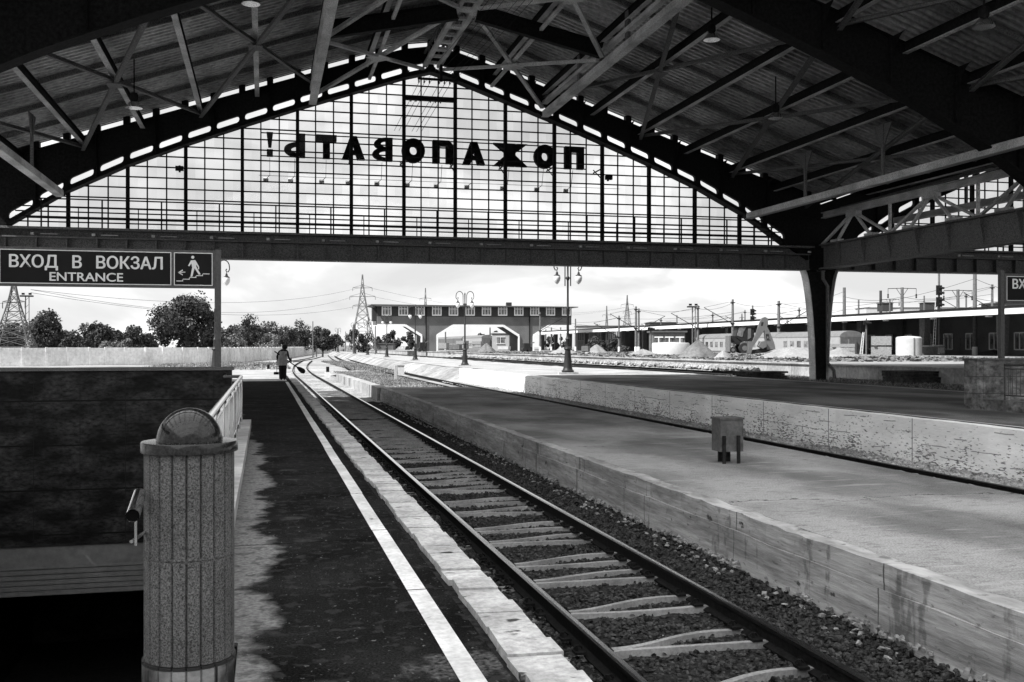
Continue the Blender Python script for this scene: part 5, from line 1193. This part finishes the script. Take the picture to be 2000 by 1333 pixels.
MS += [('thin dark mast over the low brick annex left of the sand heap', 1291, 215, 622, 'arm', -1, .18), ('thin mast between the kiosk and the floodlight mast', 1322, 200, 616, 'plain', 1, .15), ('thin mast just right of the sand heap behind the coach', 1392, 205, 612, 'arm', 1, .18), ('thin mast left of the stacked black signal lamps', 1455, 215, 606, 'arm', -1, .17),
       ('thin mast right of the digger nearest the steel column', 1561, 190, 602, 'arm', -1, .2), ('thin mast over the canopy beside the slim chimney', 1738, 210, 584, 'T', -1, .2), ('thin mast between the T-headed mast and the signal mast', 1805, 200, 578, 'plain', 1, .18), ('thin dark mast left of the thick tall mast', 1887, 190, 574, 'arm', -1, .2), ('mast close left of the right entrance sign post', 1938, 150, 556, 'arm', -1, .22), ('thin mast left of the right bridge arch edge pole', 1095, 250, 636, 'plain', 1, .2)]
for (lb, x, Z, yt, kd, sd, r0) in MS: mast(lb, x, Z, yt, kind=kd, side=sd, r0=r0)
for (lb, x, Z, yt) in (('slim pale pole near the corner of the white fence', 611, 240, 628), ('short pale post right of the pale pole', 618, 250, 665), ('slim pole beside the last lamp posts', 690, 230, 634), ('thin pole left of the bridge building', 733, 215, 637), ('thin mast among the last lamp posts', 675, 330, 648)):
    p = P(x, Z, z=-1); t = thing('utility_pole', lb, 'pole', p, 'thin poles at the far end of the platforms'); MB().tube([p, Vector((p.x, p.y, 1.6 + (677 - yt) / 2000 * Z))], [.16, .11], 7).build('pole', 'pole_concrete', t)
w_ = MB()
def top(x, Z, y): return P(x, Z, y)
for A, C in ((top(1242, 166, 604), top(1363, 160, 603)), (top(1363, 160, 603), top(1431, 150, 592)), (top(1431, 150, 590), top(1521, 140, 594)), (top(1521, 140, 594), top(1649, 134, 570)), (top(1649, 134, 580), top(1762, 138, 580)), (top(1762, 138, 580), top(1871, 138, 578)), (top(1649, 134, 600), top(1904, 118, 545)), (top(1904, 118, 545), top(2100, 100, 590)), (top(1209, 170, 622), top(1431, 150, 610)), (top(1124, 205, 630), top(1242, 166, 612)), (top(1521, 140, 612), top(1649, 134, 606)), (top(1521, 140, 600), top(1700, 170, 600)), (top(1431, 150, 620), top(1300, 220, 628)), (top(1904, 118, 583), top(2100, 100, 585)), (top(1800, 138, 588), top(1980, 138, 640)), (top(1055, 195, 618), top(1209, 170, 640)), (top(1291, 215, 626), top(1455, 215, 610)), (top(1455, 215, 610), top(1561, 190, 606)), (top(1738, 210, 590), top(1805, 200, 584)), (top(1805, 200, 584), top(1938, 150, 562)), (top(1649, 134, 590), top(1938, 150, 575)), (top(1322, 200, 620), top(1392, 205, 616))): wire(w_, A, C, .5, .025, 8)
o_ = w_.build('overhead_wires', 'steel_dark'); o_['label'] = 'thin sagging overhead wires strung between the concrete masts'; o_['category'] = 'wires'
# signals
def signal(label, x, Z, ytop, heads, zb=.6, ladder=True, r=.12):
    p = P(x, Z, z=zb); zt = 1.6 + (677 - ytop) / 2000 * Z; t = thing('railway_signal', label, 'railway signal', p, 'railway signals'); MB().tube([p, Vector((p.x, p.y, zt))], r, 8).build('pole', 'pole_concrete', t)
    d = Vector((CS, -SN, 0)); n_ = Vector((-SN, -CS, 0))
    for (y0_, y1_, nl) in heads:
        za, zb_ = 1.6 + (677 - y1_) / 2000 * Z, 1.6 + (677 - y0_) / 2000 * Z; c = Vector((p.x, p.y, (za + zb_) / 2)) + n_ * .25 - d * .1; h = MB().bbox(c, (.62, .22, zb_ - za), -YAW).build('signal_head', 'steel_dark', t); v = MB()
        for i in range(nl):
            q = Vector((c.x, c.y, zb_ - (zb_ - za) * (i + .5) / nl)); v.tube([q, q + n_ * .2 + d * .55 - Vector((0, 0, .05))], [.2, .10], 8)
        v.build('hood', 'steel_dark', h)
    if ladder:
        l = MB()
        for s_ in (-.75, -.45): l.beam(p + d * s_, p + d * (s_ * .55) + Vector((0, 0, (zt - zb) * .62)), .05, .05)
        for i in range(16): z = (zt - zb) * .62 * i / 16; l.beam(p + d * (-.75 + .33 * i / 16) + Vector((0, 0, z)), p + d * (-.45 + .2 * i / 16) + Vector((0, 0, z)), .04, .04)
        l.build('ladder', 'white_trim', t)
    return t
signal('tall railway signal with two black hooded heads and a white ladder', 1834, 118, 527, [(558, 577, 2), (581, 600, 2)])
signal('slim signal with stacked black lamps behind the raised digger arm', 1470, 160, 597, [(604, 616, 2), (618, 630, 2)], ladder=False)
signal('short signal with one dark head by the concrete pallets', 1692, 120, 622, [(627, 635, 1)], ladder=True, r=.1)
signal('low signal post with a small dark head in front of the kiosk', 1271, 125, 640, [(640, 646, 1)], ladder=False, r=.12)
def dwarf(label, x, Z, zb, s=1.):
    p = P(x, Z, z=zb); t = thing('dwarf_signal', label, 'dwarf signal', p, 'dwarf signals beside the tracks'); MB().bbox(p + Vector((0, 0, .25 * s)), (.62 * s, .4 * s, .5 * s)).build('base', 'white_trim', t)
    h = MB().bbox(p + Vector((0, 0, .82 * s)), (.34 * s, .26 * s, .6 * s)).build('signal_head', 'steel_dark', t); MB().tube([p + Vector((0, -.1 * s, .95 * s)), p + Vector((.02, -.35 * s, .95 * s))], .12 * s, 8).build('hood', 'steel_dark', h)
dwarf('dwarf signal on a white block left of the sweeping person', 524, 100, -1.0, .75); dwarf('dwarf signal on a white block right of the near track', 640, 83, -.85, .72); dwarf('small white signal right of the person by the switch', 568, 150, -1.0, .8)
p = P(697, 63, z=-.72); t = thing('kerb_signal', 'tiny dark signal at the light kerb of the near track', 'dwarf signal', p, 'dwarf signals beside the tracks'); MB().bbox(p + Vector((0, 0, .15)), (.2, .2, .3)).build('signal_head', 'steel_dark', t)
# ------------------------------------------------------------------ construction goods
def pile(label, x, Z, wpx, ytop, m, zb=.55, group='heaps on the construction ground', sy=.8):
    p = P(x, Z, z=zb); H = 1.6 + (677 - ytop) / 2000 * Z - zb; Rr_ = wpx / 2000 * Z / 2; t = thing('sand_heap', label, 'heap', p, group); b = MB(); n, m_ = 36, 14; rs = np.random.RandomState(int(x))
    ph = rs.uniform(0, 6.28, 6)
    for j in range(m_ + 1):
        f = j / m_
        for i in range(n):
            a = 2 * math.pi * i / n; wob = 1 + .10 * math.sin(2 * a + ph[0]) + .07 * math.sin(5 * a + ph[1]) + .04 * math.sin(9 * a + ph[2]); r_ = Rr_ * (1 - f) * wob; z = H * (1 - (1 - f) ** 1.15) if f < .93 else H * .98
            b.v.append((p.x + r_ * math.cos(a), p.y + r_ * sy * math.sin(a), p.z + z * (1 + .03 * math.sin(7 * a + f * 9 + ph[3])) + rs.uniform(-.02, .02) * H))
    for j in range(m_):
        for i in range(n): k, l = j * n + i, j * n + (i + 1) % n; b.f.append((k, l, l + n, k + n))
    b.f.append(tuple(range(m_ * n, m_ * n + n))); b.build('heap', m, t, smooth=True); return t
pile('dark sand heap with a rounded top left of the digger', 1363, 92, 84, 664, 'sand'); pile('grey sand heap in front of the coach under the middle arch', 950, 170, 46, 670.5, 'sand', zb=.5)
pile('broad pale gravel heap right of the digger', 1545, 88, 150, 677, 'sand_pale'); pile('low pale heap at the right arch of the bridge building', 1165, 150, 44, 673, 'sand_pale'); pile('long low gravel heap behind the steel column', 1640, 96, 90, 679, 'sand_pale'); pile('small white heap at the foot of the digger', 1412, 86, 40, 684, 'sand_pale'); pile('low rubble heap by the kiosk', 1255, 118, 60, 682, 'sand_pale'); pile('low rubble heap far right behind the stone pier', 1940, 120, 80, 683, 'sand'); pile('pale heap left of the right bridge arch', 1100, 140, 60, 679, 'sand_pale')
def goods(label, x, Z, wpx, y0, y1, m='block', name='pallet_stack', tiers=2, d=1.6, rz=-.5):
    p = P(x, Z, y1); H = (y1 - y0) / 2000 * Z; wd = wpx / 2000 * Z; t = thing(name, label, 'pallet stack', p, 'goods on the construction ground'); hz = H / tiers; c = MB(); q = MB()
    for i in range(tiers):
        z = p.z + i * hz; c.bbox(p + Vector((0, 0, i * hz + hz * .56)), (wd * .8 + random.uniform(-.04, .04), d, hz * .86), rz)
        for s_ in (-.4, 0, .4): q.bbox(p + Vector((s_ * wd * .75, -s_ * .2, i * hz + hz * .06)), (wd * .12, d * .9, hz * .11), rz)
    c.build('load', m, t); q.build('pallet', 'bark', t); return t
goods('tall two-tier pallet stack of banded boards right of the steel column', 1721, 105, 44, 657, 698, tiers=2); goods('wide low stack of white slabs beside the column', 1645, 104, 56, 672, 694, 'block', tiers=3)
goods('small dark box at the foot of the ladder signal', 1838, 112, 12, 679, 692, 'digger_dark', 'crate', 1, 1.); goods('flat bundle lying before the banded pallets', 1678, 100, 34, 692, 700, 'sleeper', 'bundle', 1, 1.)
goods('crate of stone in front of the coaches, left one', 867, 175, 20, 670, 683, tiers=1); goods('row of concrete blocks under the middle arch', 890, 172, 26, 674, 684, 'pole_concrete', 'block_row', 1); goods('stack of blocks before the dark coach', 903, 178, 26, 666, 682, tiers=2); goods('stack of blocks right of the second lamp post', 933, 178, 22, 667, 680, tiers=2); goods('pale heap of blocks left of the right arch pier', 985, 170, 26, 677, 684, 'plaster', 'block_row', 1)
goods('low grey block at the foot of the nearest lamp post', 1144, 140, 16, 676, 688, 'pole_concrete', 'block_row', 1); goods('low white wall block right of the kiosk', 1290, 122, 38, 675, 689, 'plaster', 'block_row', 1, 1.); goods('small cube stack near the steel column', 1572, 86, 12, 697, 703, tiers=1, d=.6)
q = scat(2600, 31.5, 62, 60, 200, .6, 1.3); rocks('rubble', 'sand', q, .05, .2, 'broken stones and clods scattered over the construction ground')
q = scat(900, 31.5, 60, 60, 170, .6, 1.3); rocks('rubble', 'digger_dark', q, .05, .22, 'dark scraps scattered over the construction ground')
for (lb, x, Z, y1, ln, a_) in (('two-plank pile lying before the digger', 1485, 76, 699, 2.4, .2), ('short dark plank near the steel column', 1533, 74, 697, 1.6, -.5), ('dark plank in front of the banded pallets', 1706, 88, 704, 1.4, .1), ('dark plank right of the steel column', 1655, 86, 705, 1.2, 0)):
    p = P(x, Z, z=.62); t = thing('plank', lb, 'plank', p); MB().bbox(p + Vector((0, 0, .05)), (ln, .2, .1), a_).bbox(p + Vector((.2, .25, .04)), (ln * .8, .16, .08), a_ + .3).build('board', 'digger_dark', t)
for (lb, x, Z, yt, w_) in (('dark wire drum under the left end of the canopy', 1150, 190, 672, 14), ('dark machine crouching in the right bridge pier foot', 1028, 185, 670, 18), ('small excavator cab under the left bridge pier', 824, 200, 668, 14)):
    p = P(x, Z, z=.6); wd = w_ / 2000 * Z; H = 1.6 + (677 - yt) / 2000 * Z - .6; t = thing('machine', lb, 'machine', p); MB().bbox(p + Vector((0, 0, H * .6)), (wd * .7, 1.5, H * .7)).bbox(p + Vector((wd * .3, 0, H * .35)), (wd * .5, 1.3, H * .35)).build('body', 'digger_dark', t)
    MB().tube([p + Vector((-wd * .3, -.9, .4)), p + Vector((-wd * .3, .9, .4))], .4, 12).tube([p + Vector((wd * .3, -.9, .35)), p + Vector((wd * .3, .9, .35))], .35, 12).build('wheel', 'rubber', t); MB().beam(p + Vector((wd * .1, 0, H * .8)), p + Vector((wd * .9, 0, H * 1.05)), .18, .18).build('boom', 'pole_concrete', t)
# tanks and containers
p = P(1775, 112, z=.6); t = thing('storage_tank', 'white ribbed storage tank right of the banded pallets', 'tank', p)
MB().lathe([(1.35, 0), (1.35, 1.9), (1.2, 2.05), (.1, 2.15)], p, 20).build('body', 'plaster', t, smooth=True); MB().bbox(p + Vector((-.3, -1.36, 1.0)), (.06, .08, 1.9)).build('seam', 'pole_concrete', t)
for (lb, x, w_p, Z, y0_) in (('left low pale garage box behind the ladder signal', 1806, 26, 118, 678), ('right low pale garage box behind the ladder signal', 1829, 22, 118, 677)):
    p = P(x, Z, z=.6); wd = w_p / 2000 * Z; H = (1.6 + (677 - y0_) / 2000 * Z) - .6; t = thing('container', lb, 'container', p, 'low pale containers'); MB().bbox(p + Vector((0, 0, H / 2)), (wd * .95, 1.8, H), -YAW).build('body', 'pole_concrete', t); MB().prism([(p.x - wd * .5, p.z + H), (p.x + wd * .5, p.z + H), (p.x, p.z + H + .18)], p.y - .9, p.y + .9).build('roof', 'plaster', t)
p = P(1310, 120, z=.6); t = thing('storage_tank', 'low round pale tank under the canopy left of the sand heap', 'tank', p); MB().lathe([(2.2, 0), (2.2, 1.3), (2.1, 1.42), (.2, 1.5)], p, 24).build('body', 'plaster', t, smooth=True)
# wire fence on the far right
t = thing('wire_fence', 'pale tube frame fence behind the masts at the right', 'fence', P(1900, 128, z=.6)); 
for i in range(9):
    a, c = P(1795 + i * 27, 130 - i * 1.5, z=.6), P(1795 + (i + 1) * 27, 128.5 - i * 1.5, z=.6); zz = Vector((0, 0, 2.0)); b = MB(); b.tube([a, a + zz], .05, 6); b.tube([a + zz, c + zz], .03, 5); b.tube([a + zz * .3, c + zz * .3], .02, 5)
    b.build('fence_bay', 'pole_concrete', t)

# ------------------------------------------------------------------ digger (backhoe loader)
DZ = 98.; dg_ = P(1462, DZ, z=.6); k = DZ / 2000
ex = thing('backhoe_digger', 'pale backhoe digger with raised folded arm parked on the gravel', 'digger', dg_)
def q2(zx, zy):   # pixel of the 8.33x zoom (origin 1330,600) -> local lateral, height
    return ((1330 + zx / 8.333 - 1462) * k, (677 - (600 + zy / 8.333)) * k + 1.6 - .6)
def ep(pts, d0, d1, name, m, par=None, sm=False):
    b = MB(); pl = [q2(*p) for p in pts]; n = len(pl); B = Vector((CS, -SN, 0)); Nn = Vector((SN, CS, 0))
    b.add([dg_ + B * x + Nn * d0 + Vector((0, 0, z)) for x, z in pl] + [dg_ + B * x + Nn * d1 + Vector((0, 0, z)) for x, z in pl], [tuple(range(n)), tuple(range(2 * n - 1, n - 1, -1))] + [(i, i + n, (i + 1) % n + n, (i + 1) % n) for i in range(n)])
    return b.build(name, m, par or ex)
ep([(1075, 750), (1120, 770), (1150, 650), (1340, 380), (1400, 280), (1395, 190), (1350, 165), (1300, 185), (1260, 260), (1200, 450), (1150, 560), (1090, 560)], -.5, -.15, 'boom', 'digger')
st_ = ep([(1340, 330), (1375, 310), (1430, 420), (1500, 600), (1515, 690), (1380, 695), (1345, 480)], -.55, -.1, 'dipper_arm', 'digger')
text_obj('JCB', .42, dg_ + Vector((CS, -SN, 0)) * q2(1415, 0)[0] + Vector((-SN, -CS, 0)) * .57 + Vector((0, 0, q2(0, 545)[1])), (-.1 * CS, .1 * SN, 1.), 'digger_dark', st_, 'emblem', .03, updir=(-CS, SN, 0))
ep([(1290, 250), (1325, 250), (1310, 310), (1280, 310)], -.51, -.14, 'boom_slot', 'digger_dark')
ep([(1225, 640), (1270, 570), (1340, 550), (1360, 640), (1300, 680)], -.9, -.1, 'bucket', 'digger')
ep([(1135, 700), (1240, 690), (1440, 640), (1500, 620), (1510, 690), (1360, 740), (1150, 765)], -.3, .6, 'rear_frame', 'digger_dark')
cabp = ep([(905, 480), (955, 315), (1090, 310), (1205, 330), (1215, 470), (1180, 560), (1010, 560)], .5, 2.0, 'cab', 'digger_dark')
ep([(925, 465), (965, 330), (1085, 325), (1040, 400), (1020, 490)], .46, .499, 'cab_window', 'window_dark', cabp); ep([(1110, 340), (1160, 345), (1160, 500), (1105, 530)], .46, .499, 'door', 'digger', cabp)
ep([(900, 300), (1215, 305), (1215, 335), (900, 325)], .4, 2.1, 'cab_roof', 'digger_dark', cabp)
ep([(820, 465), (1000, 490), (1030, 560), (960, 610), (830, 560)], .6, 1.9, 'bonnet', 'digger_dark'); ep([(800, 470), (822, 465), (822, 730), (803, 730)], .3, 2.2, 'loader_bucket', 'digger')
ep([(960, 660), (990, 590), (1080, 560), (1180, 560), (1180, 600), (1090, 600), (1000, 640)], .2, .7, 'mudguard', 'digger'); ep([(1080, 590), (1125, 590), (1125, 765), (1070, 765)], -.1, .1, 'stabilizer_leg', 'digger')
for (cx, cy, r_, d0, d1) in ((1040, 670, 85, .05, .5), (1040, 670, 85, 1.9, 2.3), (860, 700, 52, .3, .6), (860, 700, 52, 1.9, 2.2)):
    wl = ep([(cx + r_ * math.cos(a), cy + r_ * math.sin(a)) for a in np.linspace(0, 6.28, 21)[:-1]], d0, d1, 'wheel', 'rubber'); ep([(cx + r_ * .5 * math.cos(a), cy + r_ * .5 * math.sin(a)) for a in np.linspace(0, 6.28, 15)[:-1]], d0 - .02, d0 - .001, 'rim', 'digger', wl)
# drifts of grass between the tracks
def tufts(n, x0, x1, y0, y1, z, name, label, s=.22, zf=None):
    rs = np.random.RandomState(n); b = MB()
    for i in range(n):
        x, y = rs.uniform(x0, x1), rs.uniform(y0, y1); zz = z if zf is None else zf(x, y)
        for j in range(4): a = rs.uniform(0, 6.28); h = s * rs.uniform(.5, 1.2); w = s * .16; dx, dy = math.cos(a), math.sin(a); k_ = len(b.v); b.v += [(x - dy * w, y + dx * w, zz), (x + dy * w, y - dx * w, zz), (x + dx * h * .6, y + dy * h * .6, zz + h)]; b.f.append((k_, k_ + 1, k_ + 2))
    o = b.build(name, 'grass', kind='stuff'); o['label'] = label
tufts(5200, 5.9, 9.6, 49.3, 92, -.68, 'grass', 'weeds growing between the near and the middle track', .13)
tufts(2600, 24.4, 30.6, 22, 56, -.16, 'grass', 'weeds around the foot of the steel column', .12)
tufts(2500, 9.2, 13.0, 95, 175, -1.0, 'grass', 'weeds along the curve of the middle track', .3)
tufts(2200, -14, 3, 118, 168, -1.0, 'grass', 'weeds at the foot of the white fence', .28)
